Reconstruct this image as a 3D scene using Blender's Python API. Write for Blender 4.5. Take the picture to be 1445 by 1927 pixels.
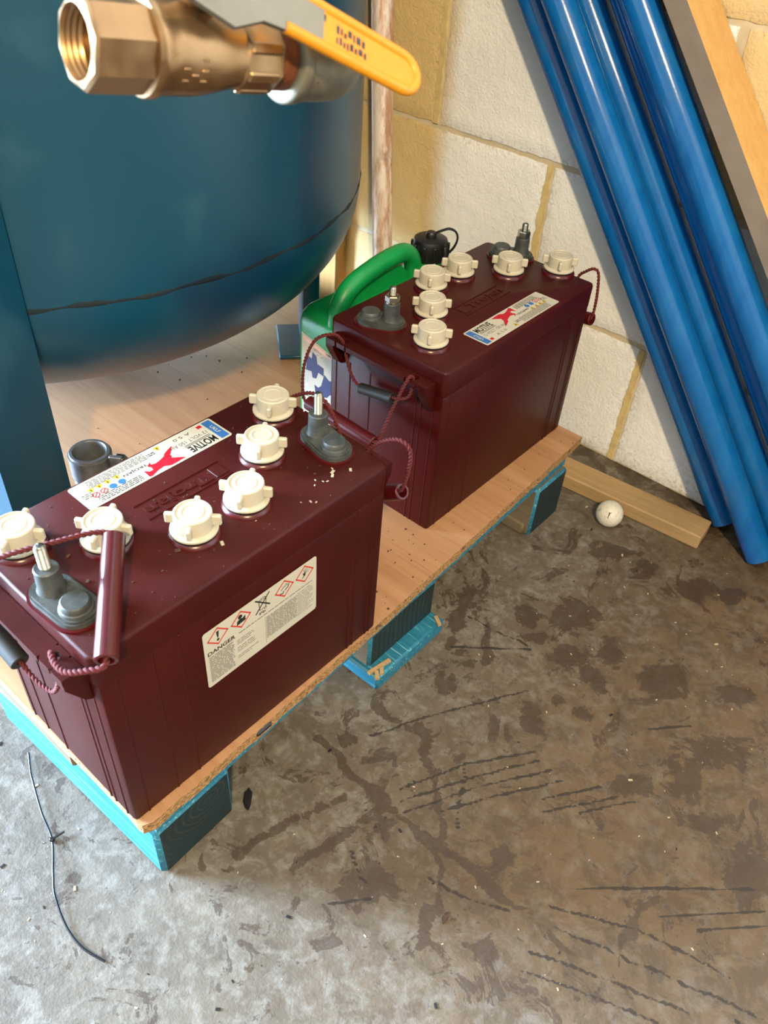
import bpy, bmesh, math, random
import numpy as np
from mathutils import Vector, Matrix
random.seed(7); RNG = np.random.RandomState(5)
SC = bpy.context.scene
COL = SC.collection
for o in list(bpy.data.objects):
    bpy.data.objects.remove(o)

# ------------------------------------------------------------------ camera
IMW, IMH = 1445, 1927
CAM = (0.62462, -1.15387, 0.86805)
YAW, PITCH, ROLL, FPX = -0.658075, 0.729513, 0.082351, 1536.563
def cam_axes():
    cy, sy = math.cos(YAW), math.sin(YAW); cp, sp = math.cos(PITCH), math.sin(PITCH)
    f = Vector((sy*cp, cy*cp, -sp)); r = Vector((cy, -sy, 0)); u = r.cross(f)
    cr, sr = math.cos(ROLL), math.sin(ROLL)
    return cr*r + sr*u, -sr*r + cr*u, f
CR, CU, CF = cam_axes()
cd = bpy.data.cameras.new('camera'); co = bpy.data.objects.new('camera', cd); COL.objects.link(co)
m = Matrix((CR, CU, -CF)).transposed().to_4x4(); m.translation = Vector(CAM)
co.matrix_world = m
cd.sensor_fit = 'VERTICAL'; cd.sensor_height = 36.0; cd.sensor_width = 27.0
cd.lens = FPX/IMH*36.0
cd.clip_start = 0.01
cd.dof.use_dof = True; cd.dof.focus_distance = 0.95; cd.dof.aperture_fstop = 11.0
SC.camera = co

# ------------------------------------------------------------------ light
SC.view_settings.view_transform = 'Standard'
SC.view_settings.look = 'None'
SC.view_settings.gamma = 1.0
SC.view_settings.use_curve_mapping = False
SC.view_settings.exposure = 0.0
w = bpy.data.worlds.new('world'); SC.world = w; w.use_nodes = True
w.node_tree.nodes['Background'].inputs[0].default_value = (0.60, 0.78, 1.0, 1)
w.node_tree.nodes['Background'].inputs[1].default_value = 0.6
def lamp(name, kind, loc, target, energy, color, size=.1, size_y=None):
    d = bpy.data.lights.new(name, kind); o = bpy.data.objects.new(name, d); COL.objects.link(o)
    d.energy = energy; d.color = color; o.location = loc
    if kind == 'AREA':
        d.shape = 'RECTANGLE' if size_y else 'DISK'; d.size = size
        if size_y: d.size_y = size_y
    else:
        d.shadow_soft_size = size
    if target is not None:
        o.rotation_euler = (Vector(target)-Vector(loc)).to_track_quat('-Z', 'Y').to_euler()
    return o
# warm workshop lamp under the ceiling, right of the frame
lamp('warm_lamp', 'POINT', (1.65, -2.15, 2.30), None, 430, (1.0, 0.76, 0.43), size=.07)
# daylight coming through the open doorway behind and left of the camera
lamp('doorway_daylight', 'AREA', (-2.93, -2.95, 1.05), (0.0, -2.95, 1.05), 2700, (0.55, 0.75, 1.0), size=1.30, size_y=2.0)

# ------------------------------------------------------------------ helpers
def S(r, g, b):
    f = lambda c: (c/255/12.92) if c/255 <= .04045 else ((c/255+.055)/1.055)**2.4
    return (f(r), f(g), f(b), 1)

class MB:
    def __init__(s): s.v = []; s.f = []; s.m = []; s.cur = 0
    def add(s, vs, fs, M=None):
        b = len(s.v)
        for p in vs:
            p = Vector(p)
            if M is not None: p = M @ p
            s.v.append(tuple(p))
        for f in fs:
            s.f.append(tuple(b+i for i in f)); s.m.append(s.cur)
    def box(s, x0, x1, y0, y1, z0, z1, bev=0.0, seg=1, M=None):
        bm = bmesh.new()
        bmesh.ops.create_cube(bm, size=1)
        for v in bm.verts:
            v.co = Vector(((x0+x1)/2+v.co.x*(x1-x0), (y0+y1)/2+v.co.y*(y1-y0), (z0+z1)/2+v.co.z*(z1-z0)))
        if bev > 0:
            bmesh.ops.bevel(bm, geom=list(bm.edges), offset=bev, segments=seg, profile=.5, affect='EDGES')
        s.bm(bm, M)
    def bm(s, bm, M=None):
        bm.verts.index_update()
        s.add([v.co.copy() for v in bm.verts], [[v.index for v in f.verts] for f in bm.faces], M)
        bm.free()
    def lathe(s, prof, n=32, M=None, cap=True):
        vs = []; fs = []
        k = len(prof)
        for i in range(n):
            a = 2*math.pi*i/n
            for r, z in prof: vs.append((r*math.cos(a), r*math.sin(a), z))
        for i in range(n):
            j = (i+1) % n
            for q in range(k-1):
                fs.append((i*k+q, j*k+q, j*k+q+1, i*k+q+1))
        if cap:
            if prof[0][0] > 1e-6: fs.append(tuple(i*k for i in range(n))[::-1])
            if prof[-1][0] > 1e-6: fs.append(tuple(i*k+k-1 for i in range(n)))
        s.add(vs, fs, M)
    def prism(s, poly, z0, z1, M=None):
        n = len(poly)
        vs = [(x, y, z0) for x, y in poly]+[(x, y, z1) for x, y in poly]
        fs = [tuple(range(n))[::-1], tuple(range(n, 2*n))]
        for i in range(n): fs.append((i, (i+1) % n, n+(i+1) % n, n+i))
        s.add(vs, fs, M)
    def tube(s, pts, r, n=10, cap=True, flat=1.0, up=None):
        pts = [Vector(p) for p in pts]; k = len(pts)
        rs = r if isinstance(r, (list, tuple)) else [r]*k
        vs = []; fs = []
        prev = None
        for i, p in enumerate(pts):
            t = (pts[min(i+1, k-1)]-pts[max(i-1, 0)]).normalized()
            if prev is None:
                a = Vector(up) if up else (Vector((0, 0, 1)) if abs(t.z) < .9 else Vector((1, 0, 0)))
            else: a = prev
            a = (a-t*a.dot(t)).normalized(); b = t.cross(a); prev = a
            for q in range(n):
                th = 2*math.pi*q/n
                vs.append(p+a*math.cos(th)*rs[i]*flat+b*math.sin(th)*rs[i])
        for i in range(k-1):
            for q in range(n):
                fs.append((i*n+q, i*n+(q+1) % n, (i+1)*n+(q+1) % n, (i+1)*n+q))
        if cap:
            fs.append(tuple(range(n))[::-1]); fs.append(tuple((k-1)*n+q for q in range(n)))
        s.add(vs, fs)
    def build(s, name, mats, parent=None, smooth=None, weld=False):
        me = bpy.data.meshes.new(name)
        me.from_pydata(s.v, [], s.f); me.update()
        for mm in (mats if isinstance(mats, (list, tuple)) else [mats]): me.materials.append(mm)
        if len(me.materials) > 1: me.polygons.foreach_set('material_index', s.m)
        bm = bmesh.new(); bm.from_mesh(me)
        if weld: bmesh.ops.remove_doubles(bm, verts=bm.verts, dist=1e-5)
        bmesh.ops.recalc_face_normals(bm, faces=bm.faces); bm.to_mesh(me); bm.free()
        o = bpy.data.objects.new(name, me); COL.objects.link(o)
        if parent: o.parent = parent
        if smooth:
            for p in me.polygons: p.use_smooth = True
            me.set_sharp_from_angle(angle=math.radians(smooth))
        return o

def thing(name, label, cat, loc=(0, 0, 0), rz=0.0, group=None):
    o = bpy.data.objects.new(name, None); COL.objects.link(o)
    o.empty_display_size = .05
    o.location = loc; o.rotation_euler = (0, 0, rz)
    o['label'] = label; o['category'] = cat
    if group: o['group'] = group
    return o
def tag(o, label, cat, group=None):
    o['label'] = label; o['category'] = cat
    if group: o['group'] = group
    return o
def struct(o): o['kind'] = 'structure'; return o

def smooth_path(pts, n=8):
    P = [Vector(p) for p in pts]; out = []
    for i in range(len(P)-1):
        p0 = P[max(i-1, 0)]; p1 = P[i]; p2 = P[i+1]; p3 = P[min(i+2, len(P)-1)]
        for k in range(n):
            t = k/n
            out.append(.5*((2*p1)+(p2-p0)*t+(2*p0-5*p1+4*p2-p3)*t*t+(3*p1-p0-3*p2+p3)*t**3))
    out.append(P[-1]); return out
def rope_mb(pts, r=.0021, pitch=.0095):
    """two-strand twisted cord along a path"""
    path = smooth_path(pts, 14)
    d = [0.0]
    for i in range(1, len(path)): d.append(d[-1]+(path[i]-path[i-1]).length)
    mb = MB(); L = d[-1]; n = max(8, int(L/pitch*7))
    samp = []
    j = 0
    for k in range(n+1):
        t = L*k/n
        while j < len(d)-2 and d[j+1] < t: j += 1
        a = (t-d[j])/max(1e-9, d[j+1]-d[j]); samp.append((t, path[j].lerp(path[j+1], a)))
    for ph in (0, math.pi):
        pts2 = []; prev = Vector((0, 0, 1))
        for k, (t, p) in enumerate(samp):
            tg = (samp[min(k+1, n)][1]-samp[max(k-1, 0)][1]).normalized()
            a = prev-tg*prev.dot(tg)
            if a.length < 1e-4: a = Vector((1, 0, 0))-tg*tg.x
            a.normalize(); b = tg.cross(a); prev = a
            th = 2*math.pi*t/pitch+ph
            pts2.append(p+(a*math.cos(th)+b*math.sin(th))*r*.52)
        mb.tube(pts2, r*.62, n=6)
    return mb

def text_polys(txt, bold=0.0, spacing=1.0):
    cu = bpy.data.curves.new('t', 'FONT'); cu.body = txt; cu.size = 1; cu.offset = bold; cu.space_character = spacing
    cu.resolution_u = 3
    ob = bpy.data.objects.new('t', cu); COL.objects.link(ob)
    dg = bpy.context.evaluated_depsgraph_get(); dg.update()
    me = bpy.data.meshes.new_from_object(ob.evaluated_get(dg))
    vs = [v.co.copy() for v in me.vertices]; fs = [list(p.vertices) for p in me.polygons]
    bpy.data.objects.remove(ob); bpy.data.curves.remove(cu); bpy.data.meshes.remove(me)
    return vs, fs
def add_text(mb, txt, x, y, wid, hei, z=0.0, bold=0.0, M=None, th=0.0, rot=0.0):
    """text fitted in box of width wid / cap height hei with its lower left corner at x,y"""
    vs, fs = text_polys(txt, bold)
    x0 = min(v.x for v in vs); x1 = max(v.x for v in vs); y0 = min(v.y for v in vs); y1 = max(v.y for v in vs)
    c, s_ = math.cos(rot), math.sin(rot)
    out = []
    for v in vs:
        a = (v.x-x0)/(x1-x0)*wid; b = (v.y-y0)/(y1-y0)*hei
        out.append((x+a*c-b*s_, y+a*s_+b*c, z+th))
    if th > 0:
        n = len(out)
        base = [(p[0], p[1], z) for p in out]
        F = [tuple(f) for f in fs]
        from collections import Counter
        E = Counter()
        for f in F:
            for i in range(len(f)): E[(f[i], f[(i+1) % len(f)])] += 1
        side = [(a, b, b+n, a+n)[::-1] for (a, b) in E if (b, a) not in E]
        mb.add(out+base, F+side, M)
    else:
        mb.add(out, fs, M)
def quad(mb, x0, x1, y0, y1, z=0, M=None):
    mb.add([(x0, y0, z), (x1, y0, z), (x1, y1, z), (x0, y1, z)], [(0, 1, 2, 3)], M)
def poly(mb, pts, z=0, M=None):
    bm = bmesh.new(); vs = [bm.verts.new((x, y, z)) for x, y in pts]
    f = bm.faces.new(vs); bmesh.ops.triangulate(bm, faces=[f]); mb.bm(bm, M)
def line(mb, pts, wd, z=0, M=None, closed=False):
    n = len(pts)
    for i in range(n if closed else n-1):
        a = Vector(pts[i]); b = Vector(pts[(i+1) % n]); t = (b-a).normalized()*wd/2; p = Vector((-t.y, t.x))
        q = [a-t+p, a-t-p, b+t-p, b+t+p]
        mb.add([(v.x, v.y, z) for v in q], [(0, 1, 2, 3)], M)
def disc(mb, cx, cy, r, z=0, n=20, M=None):
    mb.add([(cx+r*math.cos(2*math.pi*i/n), cy+r*math.sin(2*math.pi*i/n), z) for i in range(n)], [tuple(range(n))], M)
def ring(mb, cx, cy, r, wd, z=0, n=20, M=None):
    vs = []; fs = []
    for i in range(n):
        a = 2*math.pi*i/n
        vs += [(cx+(r-wd)*math.cos(a), cy+(r-wd)*math.sin(a), z), (cx+r*math.cos(a), cy+r*math.sin(a), z)]
    for i in range(n):
        j = (i+1) % n; fs.append((2*i, 2*i+1, 2*j+1, 2*j))
    mb.add(vs, fs, M)
def round_rect(x0, x1, y0, y1, r, n=5):
    P = []
    for cx, cy, a0 in ((x1-r, y1-r, 0), (x0+r, y1-r, 90), (x0+r, y0+r, 180), (x1-r, y0+r, 270)):
        for k in range(n+1):
            a = math.radians(a0+90*k/n); P.append((cx+r*math.cos(a), cy+r*math.sin(a)))
    return P

# ------------------------------------------------------------------ materials
class NT:
    def __init__(s, name):
        s.m = bpy.data.materials.new(name); s.m.use_nodes = True; s.t = s.m.node_tree
        s.b = s.t.nodes['Principled BSDF']; s._tc = None
    def n(s, typ, **kw):
        x = s.t.nodes.new(typ)
        for k, v in kw.items(): setattr(x, k, v)
        return x
    def lk(s, a, b): s.t.links.new(a, b)
    def obj(s):
        if not s._tc: s._tc = s.n('ShaderNodeTexCoord')
        return s._tc.outputs['Object']
    def mapped(s, scale=(1, 1, 1), rot=(0, 0, 0), loc=(0, 0, 0)):
        mp = s.n('ShaderNodeMapping'); s.lk(s.obj(), mp.inputs[0])
        mp.inputs['Scale'].default_value = scale; mp.inputs['Rotation'].default_value = rot; mp.inputs['Location'].default_value = loc
        return mp.outputs[0]
    def noise(s, scale, detail=3, rough=.55, vec=None, dist=0.0):
        x = s.n('ShaderNodeTexNoise'); x.inputs['Scale'].default_value = scale; x.inputs['Detail'].default_value = detail
        x.inputs['Roughness'].default_value = rough; x.inputs['Distortion'].default_value = dist
        s.lk(vec if vec is not None else s.obj(), x.inputs['Vector']); return x.outputs['Fac']
    def ramp(s, fac, a, b, ca=(0, 0, 0, 1), cb=(1, 1, 1, 1)):
        x = s.n('ShaderNodeValToRGB'); e = x.color_ramp.elements
        e[0].position = a; e[0].color = ca; e[1].position = b; e[1].color = cb
        s.lk(fac, x.inputs[0]); return x.outputs[0]
    def mix(s, fac, a, b, blend='MIX'):
        x = s.n('ShaderNodeMix', data_type='RGBA', blend_type=blend)
        for val, sock in ((fac, x.inputs[0]), (a, x.inputs[6]), (b, x.inputs[7])):
            if isinstance(val, (int, float)): sock.default_value = val
            elif isinstance(val, tuple): sock.default_value = val
            else: s.lk(val, sock)
        return x.outputs[2]
    def math(s, op, a, b=None, clamp=False):
        x = s.n('ShaderNodeMath', operation=op, use_clamp=clamp)
        for val, sock in ((a, x.inputs[0]), (b, x.inputs[1])):
            if val is None: continue
            if isinstance(val, (int, float)): sock.default_value = val
            else: s.lk(val, sock)
        return x.outputs[0]
    def attr(s, name):
        x = s.n('ShaderNodeAttribute', attribute_name=name); return x.outputs['Fac']
    def upness(s):
        g = s.n('ShaderNodeNewGeometry'); x = s.n('ShaderNodeSeparateXYZ'); s.lk(g.outputs['Normal'], x.inputs[0]); return x.outputs[2]
    def bump(s, h, strength=.3, dist=.002, prev=None):
        x = s.n('ShaderNodeBump'); x.inputs['Strength'].default_value = strength; x.inputs['Distance'].default_value = dist
        s.lk(h, x.inputs['Height'])
        if prev is not None: s.lk(prev, x.inputs['Normal'])
        s.lk(x.outputs[0], s.b.inputs['Normal']); return x.outputs[0]
    def done(s, color=None, rough=.5, metal=0.0, **kw):
        if color is not None:
            if isinstance(color, tuple): s.b.inputs['Base Color'].default_value = color
            else: s.lk(color, s.b.inputs['Base Color'])
        if isinstance(rough, (int, float)): s.b.inputs['Roughness'].default_value = rough
        else: s.lk(rough, s.b.inputs['Roughness'])
        s.b.inputs['Metallic'].default_value = metal
        for k, v in kw.items(): s.b.inputs[k].default_value = v
        return s.m
def plain(name, c, rough=.5, metal=0.0, var=.12, scale=60, bump=0.0):
    t = NT(name); n = t.noise(scale, 4)
    c2 = tuple(x*(1-var) for x in c[:3])+(1,); c3 = tuple(min(1, x*(1+var)) for x in c[:3])+(1,)
    col = t.ramp(n, .3, .7, c2, c3)
    if bump: t.bump(n, bump, .001)
    return t.done(col, rough, metal)

def mat_maroon(name, dustamt):
    t = NT(name)
    n1 = t.noise(14, 5); n2 = t.noise(120, 4); n3 = t.noise(45, 5, .7)
    base = t.ramp(n1, .3, .75, S(46, 4, 2), S(57, 7, 4))
    scuff = t.math('GREATER_THAN', n3, .70)
    base = t.mix(t.math('MULTIPLY', scuff, .03), base, S(125, 85, 70))
    up = t.ramp(t.upness(), .6, .95)
    du = t.math('MULTIPLY', t.math('MULTIPLY', up, t.ramp(n1, .25, .7, (.45, .45, .45, 1), (1, 1, 1, 1))), dustamt)
    col = t.mix(du, base, S(120, 88, 76))
    gr = t.math('MULTIPLY', t.math('GREATER_THAN', t.noise(210, 3), .69), up)
    col = t.mix(t.math('MULTIPLY', gr, .45), col, S(42, 26, 22))
    t.bump(n2, .12, .001)
    ro = t.ramp(du, 0, .4, (.42, .42, .42, 1), (.62, .62, .62, 1))
    return t.done(col, ro, **{'Specular IOR Level': .2})
M_MAROON = mat_maroon('maroon_plastic', .035)
M_MAROON_GLOSS = plain('maroon_gloss_plastic', S(66, 10, 13), .28, var=.08)
M_ROPE = plain('maroon_cord', S(78, 14, 17), .85, var=.2, scale=300)
M_CAP = plain('cream_cap_plastic', S(174, 167, 149), .45, var=.05, scale=90)
M_BLACK = plain('black_plastic', S(20, 20, 22), .4, var=.2)
M_RUBBER = plain('black_rubber', S(28, 30, 30), .55, var=.2)
def mat_lead():
    t = NT('dull_lead'); n = t.noise(70, 5, .65)
    col = t.ramp(n, .3, .7, S(44, 47, 46), S(80, 84, 82)); t.bump(n, .3, .001)
    return t.done(col, .5, .3)
M_LEAD = mat_lead()
M_STEEL = plain('zinc_steel', S(158, 153, 140), .28, 1.0, var=.12, scale=150)
M_DARKSTEEL = plain('dark_steel', S(100, 104, 108), .4, .6, var=.25, scale=60)
M_PAPER = plain('label_paper', S(172, 168, 154), .45, var=.02)
M_INK = plain('black_ink', S(22, 22, 24), .5, var=.02)
M_GREY = plain('grey_ink', S(96, 94, 86), .5, var=.05)
M_GREYD = plain('dark_grey_ink', S(62, 60, 56), .5, var=.05)
M_RED = plain('red_ink', S(160, 10, 30), .45, var=.04)
M_ORANGERED = plain('orange_red_ink', S(178, 40, 28), .45, var=.04)
M_BLUEINK = plain('blue_ink', S(42, 92, 150), .45, var=.04)
M_YELLOWINK = plain('yellow_ink', S(172, 138, 12), .45, var=.04)
M_NAVYINK = plain('navy_ink', S(36, 44, 84), .5, var=.25, scale=250)

def mat_wood(name, ca, cb, axis, scale=9, rough=.5, dust=None, fine=.5):
    t = NT(name)
    sc = [60, 60, 60]; sc[axis] = 3.0
    v = t.mapped(tuple(sc))
    n = t.noise(1.0, 5, .65, v, .6); n2 = t.noise(3.2, 4, .6, v)
    col = t.ramp(n, .3, .72, ca, cb)
    col = t.mix(t.math('MULTIPLY', t.ramp(n2, .55, .7), fine), col, tuple(x*.55 for x in ca[:3])+(1,))
    if dust: col = t.mix(t.math('MULTIPLY', t.ramp(t.noise(6, 5), .35, .7), .6), col, dust)
    t.bump(n, .2, .001)
    return t.done(col, rough)
M_VENEER = mat_wood('oak_veneer', S(148, 108, 76), S(168, 130, 97), 0, rough=.42, fine=.25)
def mat_chip():
    t = NT('chipboard_edge')
    v = t.n('ShaderNodeTexVoronoi'); v.inputs['Scale'].default_value = 260; t.lk(t.mapped((1, 1, 2.2)), v.inputs['Vector'])
    col = t.mix(t.ramp(v.outputs['Distance'], .0, .7), S(186, 150, 98), S(120, 84, 46))
    col = t.mix(t.math('GREATER_THAN', t.noise(90, 3), .66), col, S(92, 62, 36))
    t.bump(v.outputs['Distance'], .6, .002)
    return t.done(col, .8)
M_CHIP = mat_chip()
def mat_bluepaint():
    t = NT('worn_blue_paint')
    v = t.mapped((5, 130, 130)); n = t.noise(1, 6, .72, v, .5); n2 = t.noise(22, 6, .7)
    col = t.ramp(n, .25, .75, S(8, 80, 108), S(26, 114, 140))
    col = t.mix(t.math('MULTIPLY', t.ramp(t.noise(1, 5, .7, t.mapped((9, 240, 240), loc=(2, 5, 1)), .3), .56, .64), .75), col, S(112, 166, 176))
    col = t.mix(t.ramp(n2, .68, .76), col, S(128, 116, 92))
    t.bump(n, .5, .002)
    return t.done(col, .6)
M_PALLET = mat_bluepaint()
def mat_bluepaint_end():
    t = NT('blue_paint_end_grain')
    # growth rings about an axis along X
    v = t.mapped((0, 1, 1.25), loc=(0, -.016, -.085))
    wv = t.n('ShaderNodeTexWave', wave_type='RINGS', rings_direction='X'); wv.inputs['Scale'].default_value = 34; wv.inputs['Distortion'].default_value = 1.2
    wv.inputs['Detail'].default_value = 2; t.lk(v, wv.inputs['Vector'])
    n = t.noise(16, 5, .6)
    col = t.ramp(n, .3, .7, S(1, 24, 28), S(3, 36, 42))
    rg = t.math('MULTIPLY', t.ramp(wv.outputs['Fac'], .75, .95), t.ramp(t.noise(9, 3), .45, .6))
    col = t.mix(t.math('MULTIPLY', rg, .6), col, S(44, 46, 38))
    col = t.mix(t.ramp(t.noise(30, 5), .66, .74), col, S(42, 44, 38))
    t.bump(wv.outputs['Fac'], .25, .001)
    return t.done(col, .55)
M_PALLETEND = mat_bluepaint_end()
M_RAWWOOD = mat_wood('grey_raw_timber', S(76, 66, 48), S(106, 92, 68), 0, rough=.8)
M_PINE = mat_wood('pine', S(178, 138, 82), S(194, 155, 97), 2, rough=.55, fine=.2)
M_GREYEDGE = plain('grey_edge', S(118, 108, 101), .8, var=.1, scale=30)
M_BATTEN = mat_wood('dirty_softwood', S(150, 120, 80), S(172, 146, 106), 0, rough=.75, dust=S(120, 98, 72))
M_OCHREWOOD = mat_wood('ochre_timber', S(176, 128, 66), S(200, 152, 88), 2, rough=.7)
def mat_tank():
    t = NT('teal_tank_paint')
    n = t.noise(2.2, 3); n2 = t.noise(160, 2); n3 = t.noise(9, 5)
    col = t.ramp(n, .3, .7, S(1, 54, 74), S(3, 62, 84))
    col = t.mix(t.math('MULTIPLY', t.ramp(n3, .6, .75), .25), col, S(60, 100, 108))
    t.bump(n2, .08, .001)
    return t.done(col, .36)
M_TANK = mat_tank()
M_WELD = plain('dark_weld_seam', S(3, 24, 32), .9, var=.3, scale=60, bump=.5)
def mat_pipe():
    t = NT('blue_pipe_plastic')
    v = t.mapped((30, 30, 2)); n = t.noise(1.5, 4, .6, v)
    col = t.ramp(n, .3, .75, S(8, 84, 156), S(22, 102, 168))
    col = t.mix(t.math('MULTIPLY', t.ramp(t.noise(14, 5, .7), .55, .75), .35), col, S(70, 100, 118))
    col = t.mix(t.math('GREATER_THAN', t.noise(60, 3), .76), col, S(40, 60, 80))
    t.bump(t.noise(220, 2), .05, .001)
    return t.done(col, .17)
M_PIPE = mat_pipe()
def mat_copper():
    t = NT('tarnished_copper')
    v = t.mapped((30, 30, 6)); n = t.noise(1, 5, .65, v)
    col = t.ramp(n, .25, .7, S(160, 120, 96), S(206, 166, 140))
    col = t.mix(t.ramp(t.noise(1.3, 5, .7, t.mapped((40, 40, 8), loc=(3, 1, 2))), .44, .60), col, S(230, 220, 214))
    col = t.mix(t.math('MULTIPLY', t.ramp(t.noise(9, 4, .6), .56, .66), .7), col, S(96, 76, 66))
    return t.done(col, .45, .25)
M_COPPER = mat_copper()
def mat_brass():
    t = NT('brass'); n = t.noise(40, 4)
    col = t.ramp(n, .3, .7, S(138, 106, 72), S(164, 132, 94)); t.bump(t.noise(120, 3), .15, .001)
    return t.done(col, t.ramp(n, .3, .7, (.25, .25, .25, 1), (.42, .42, .42, 1)), .9)
M_BRASS = mat_brass()
def mat_galv():
    t = NT('galvanised_iron'); n = t.noise(50, 5, .65)
    col = t.ramp(n, .3, .7, S(98, 92, 76), S(134, 127, 108))
    col = t.mix(t.math('GREATER_THAN', t.noise(80, 2), .72), col, S(60, 54, 46))
    t.bump(n, .25, .001); return t.done(col, .5, .55)
M_GALV = mat_galv()
M_RUST = plain('rusty_thread', S(112, 62, 34), .7, .3, var=.5, scale=120, bump=.5)
M_LEVER = plain('zinc_lever', S(128, 124, 112), .45, .8, var=.1, scale=30)
M_YELLOW = plain('yellow_vinyl', S(200, 128, 2), .4, var=.06, scale=200)
def mat_green():
    t = NT('green_can_plastic'); n = t.noise(18, 4)
    col = t.ramp(n, .3, .7, S(6, 120, 62), S(12, 146, 74))
    col = t.mix(t.math('MULTIPLY', t.ramp(t.noise(26, 5, .7), .6, .72), .5), col, S(30, 84, 50))
    return t.done(col, .38, **{'Subsurface Weight': 0.0})
M_GREEN = mat_green()
def mat_golf():
    t = NT('golf_ball_cover')
    col = t.mix(t.ramp(t.noise(120, 4), .58, .75), S(190, 186, 174), S(140, 132, 116))
    return t.done(col, .4)
M_GOLF = mat_golf()
def mat_block(name, ca, cb):
    t = NT(name)
    n = t.noise(5, 4); fine = t.noise(230, 3, .6); med = t.noise(60, 4, .6)
    col = t.ramp(n, .3, .7, ca, cb)
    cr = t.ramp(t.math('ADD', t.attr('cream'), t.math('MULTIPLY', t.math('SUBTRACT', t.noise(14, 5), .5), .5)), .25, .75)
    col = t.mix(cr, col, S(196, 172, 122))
    pits = t.ramp(t.noise(95, 4, .7), .64, .72)
    col = t.mix(t.math('MULTIPLY', pits, .22), col, S(150, 132, 106))
    dirt = t.math('MULTIPLY', t.ramp(t.attr('dirt'), .05, 1.0), t.ramp(t.noise(150, 6, .8), .50, .64))
    col = t.mix(t.math('MULTIPLY', dirt, .8), col, S(112, 92, 66))
    b = t.bump(med, .45, .004); t.bump(fine, .6, .002, b)
    return t.done(col, .75)
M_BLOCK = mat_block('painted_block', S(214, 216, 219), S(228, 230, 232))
M_BLOCK2 = mat_block('cream_block', S(190, 168, 122), S(200, 180, 138))
M_MORTAR = plain('painted_mortar', S(186, 174, 150), .85, var=.12, scale=40, bump=.5)
M_OCHREMORTAR = plain('ochre_mortar', S(196, 176, 124), .85, var=.15, scale=60, bump=.5)
M_WALLPLAIN = plain('painted_wall', S(112, 106, 96), .9, var=.05, scale=8)
M_CEIL = plain('ceiling_paint', S(120, 114, 104), .9, var=.05, scale=5)
def mat_floor():
    t = NT('stained_concrete')
    n1 = t.noise(3.2, 6, .62); n2 = t.noise(17, 6, .68); n3 = t.noise(75, 5, .65); n4 = t.noise(300, 3)
    col = t.ramp(n2, .28, .72, S(70, 65, 56), S(102, 95, 84))
    warm = t.attr('brown')
    col = t.mix(t.math('MULTIPLY', warm, .75), col, S(86, 63, 33))
    mott = t.ramp(t.noise(30, 8, .74, None, .8), .46, .56)
    col = t.mix(t.math('MULTIPLY', mott, t.math('ADD', t.math('MULTIPLY', warm, .4), .22)), col, S(58, 46, 32))
    col = t.mix(t.math('MULTIPLY', t.ramp(n1, .42, .62), .35), col, S(64, 52, 38))
    col = t.mix(t.math('MULTIPLY', t.ramp(t.math('ADD', t.math('MULTIPLY', n3, .45), t.math('MULTIPLY', t.noise(26, 7, .7, None, 1.0), .55)), .48, .62), t.math('SUBTRACT', .62, t.math('MULTIPLY', warm, .38))), col, S(122, 120, 114))
    col = t.mix(t.math('MULTIPLY', t.ramp(t.noise(48, 5, .7), .60, .68), .55), col, S(48, 41, 33))
    st = t.math('ADD', t.attr('stain'), t.math('MULTIPLY', t.math('SUBTRACT', t.noise(15, 8, .72, None, 1.5), .5), 4.4))
    st = t.math('ADD', st, t.math('MULTIPLY', t.math('SUBTRACT', n3, .5), 1.4))
    col = t.mix(t.math('MULTIPLY', t.ramp(st, .36, .46), .74), col, S(50, 36, 24))
    mk = t.math('ADD', t.attr('mark'), t.math('MULTIPLY', t.math('SUBTRACT', t.noise(60, 5, .7), .5), 2.6))
    mk = t.math('MULTIPLY', t.ramp(mk, .45, .7), t.ramp(t.attr('mark'), .12, .4))
    col = t.mix(t.math('MULTIPLY', mk, .85), col, S(26, 20, 15))
    sp = t.math('GREATER_THAN', n4, .735)
    col = t.mix(t.math('MULTIPLY', sp, .5), col, S(44, 37, 31))
    b = t.bump(n3, .35, .0015); t.bump(n4, .25, .0008, b)
    return t.done(col, t.ramp(st, .3, .6, (.62, .62, .62, 1), (.5, .5, .5, 1)))
M_FLOOR = mat_floor()
M_CABLE = plain('black_nylon', S(18, 18, 20), .3, var=.1)
M_FLAKE = plain('pale_wood_chips', S(160, 150, 126), .7, var=.2, scale=500)
M_DIRT = plain('brown_crumbs', S(62, 40, 31), .9, var=.5, scale=300)
# ------------------------------------------------------------------ setting
STROKES= [([[0.244, -0.752], [0.328, -0.76], [0.41, -0.763], [0.443, -0.757], [0.5, -0.757], [0.553, -0.756], [0.605, -0.757]], 0.0056, 0.9), ([[0.321, -0.654], [0.371, -0.693], [0.421, -0.744], [0.449, -0.776], [0.467, -0.812], [0.483, -0.854]], 0.0043, 0.8), ([[0.235, -0.436], [0.272, -0.529]], 0.0056, 0.9), ([[0.282, -0.453], [0.324, -0.516]], 0.005, 0.9), ([[0.638, -0.641], [0.636, -0.702], [0.642, -0.737]], 0.0043, 0.7), ([[0.64, -0.732], [0.671, -0.756]], 0.0025, 0.6), ([[0.64, -0.732], [0.645, -0.773]], 0.0025, 0.6), ([[0.333, -0.889], [0.345, -0.823], [0.363, -0.763]], 0.0056, 0.7), ([[0.277, -0.917], [0.297, -0.842], [0.315, -0.791]], 0.005, 0.6), ([[0.679, -0.453], [0.671, -0.514], [0.659, -0.559]], 0.0037, 0.5), ([[0.26, -0.674], [0.329, -0.663]], 0.005, 0.6), ([[0.294, -0.575], [0.307, -0.597]], 0.005, 0.8), ([[0.306, -0.563], [0.317, -0.582]], 0.005, 0.8), ([[0.345, -0.538], [0.376, -0.565]], 0.0043, 0.7)]
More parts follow.
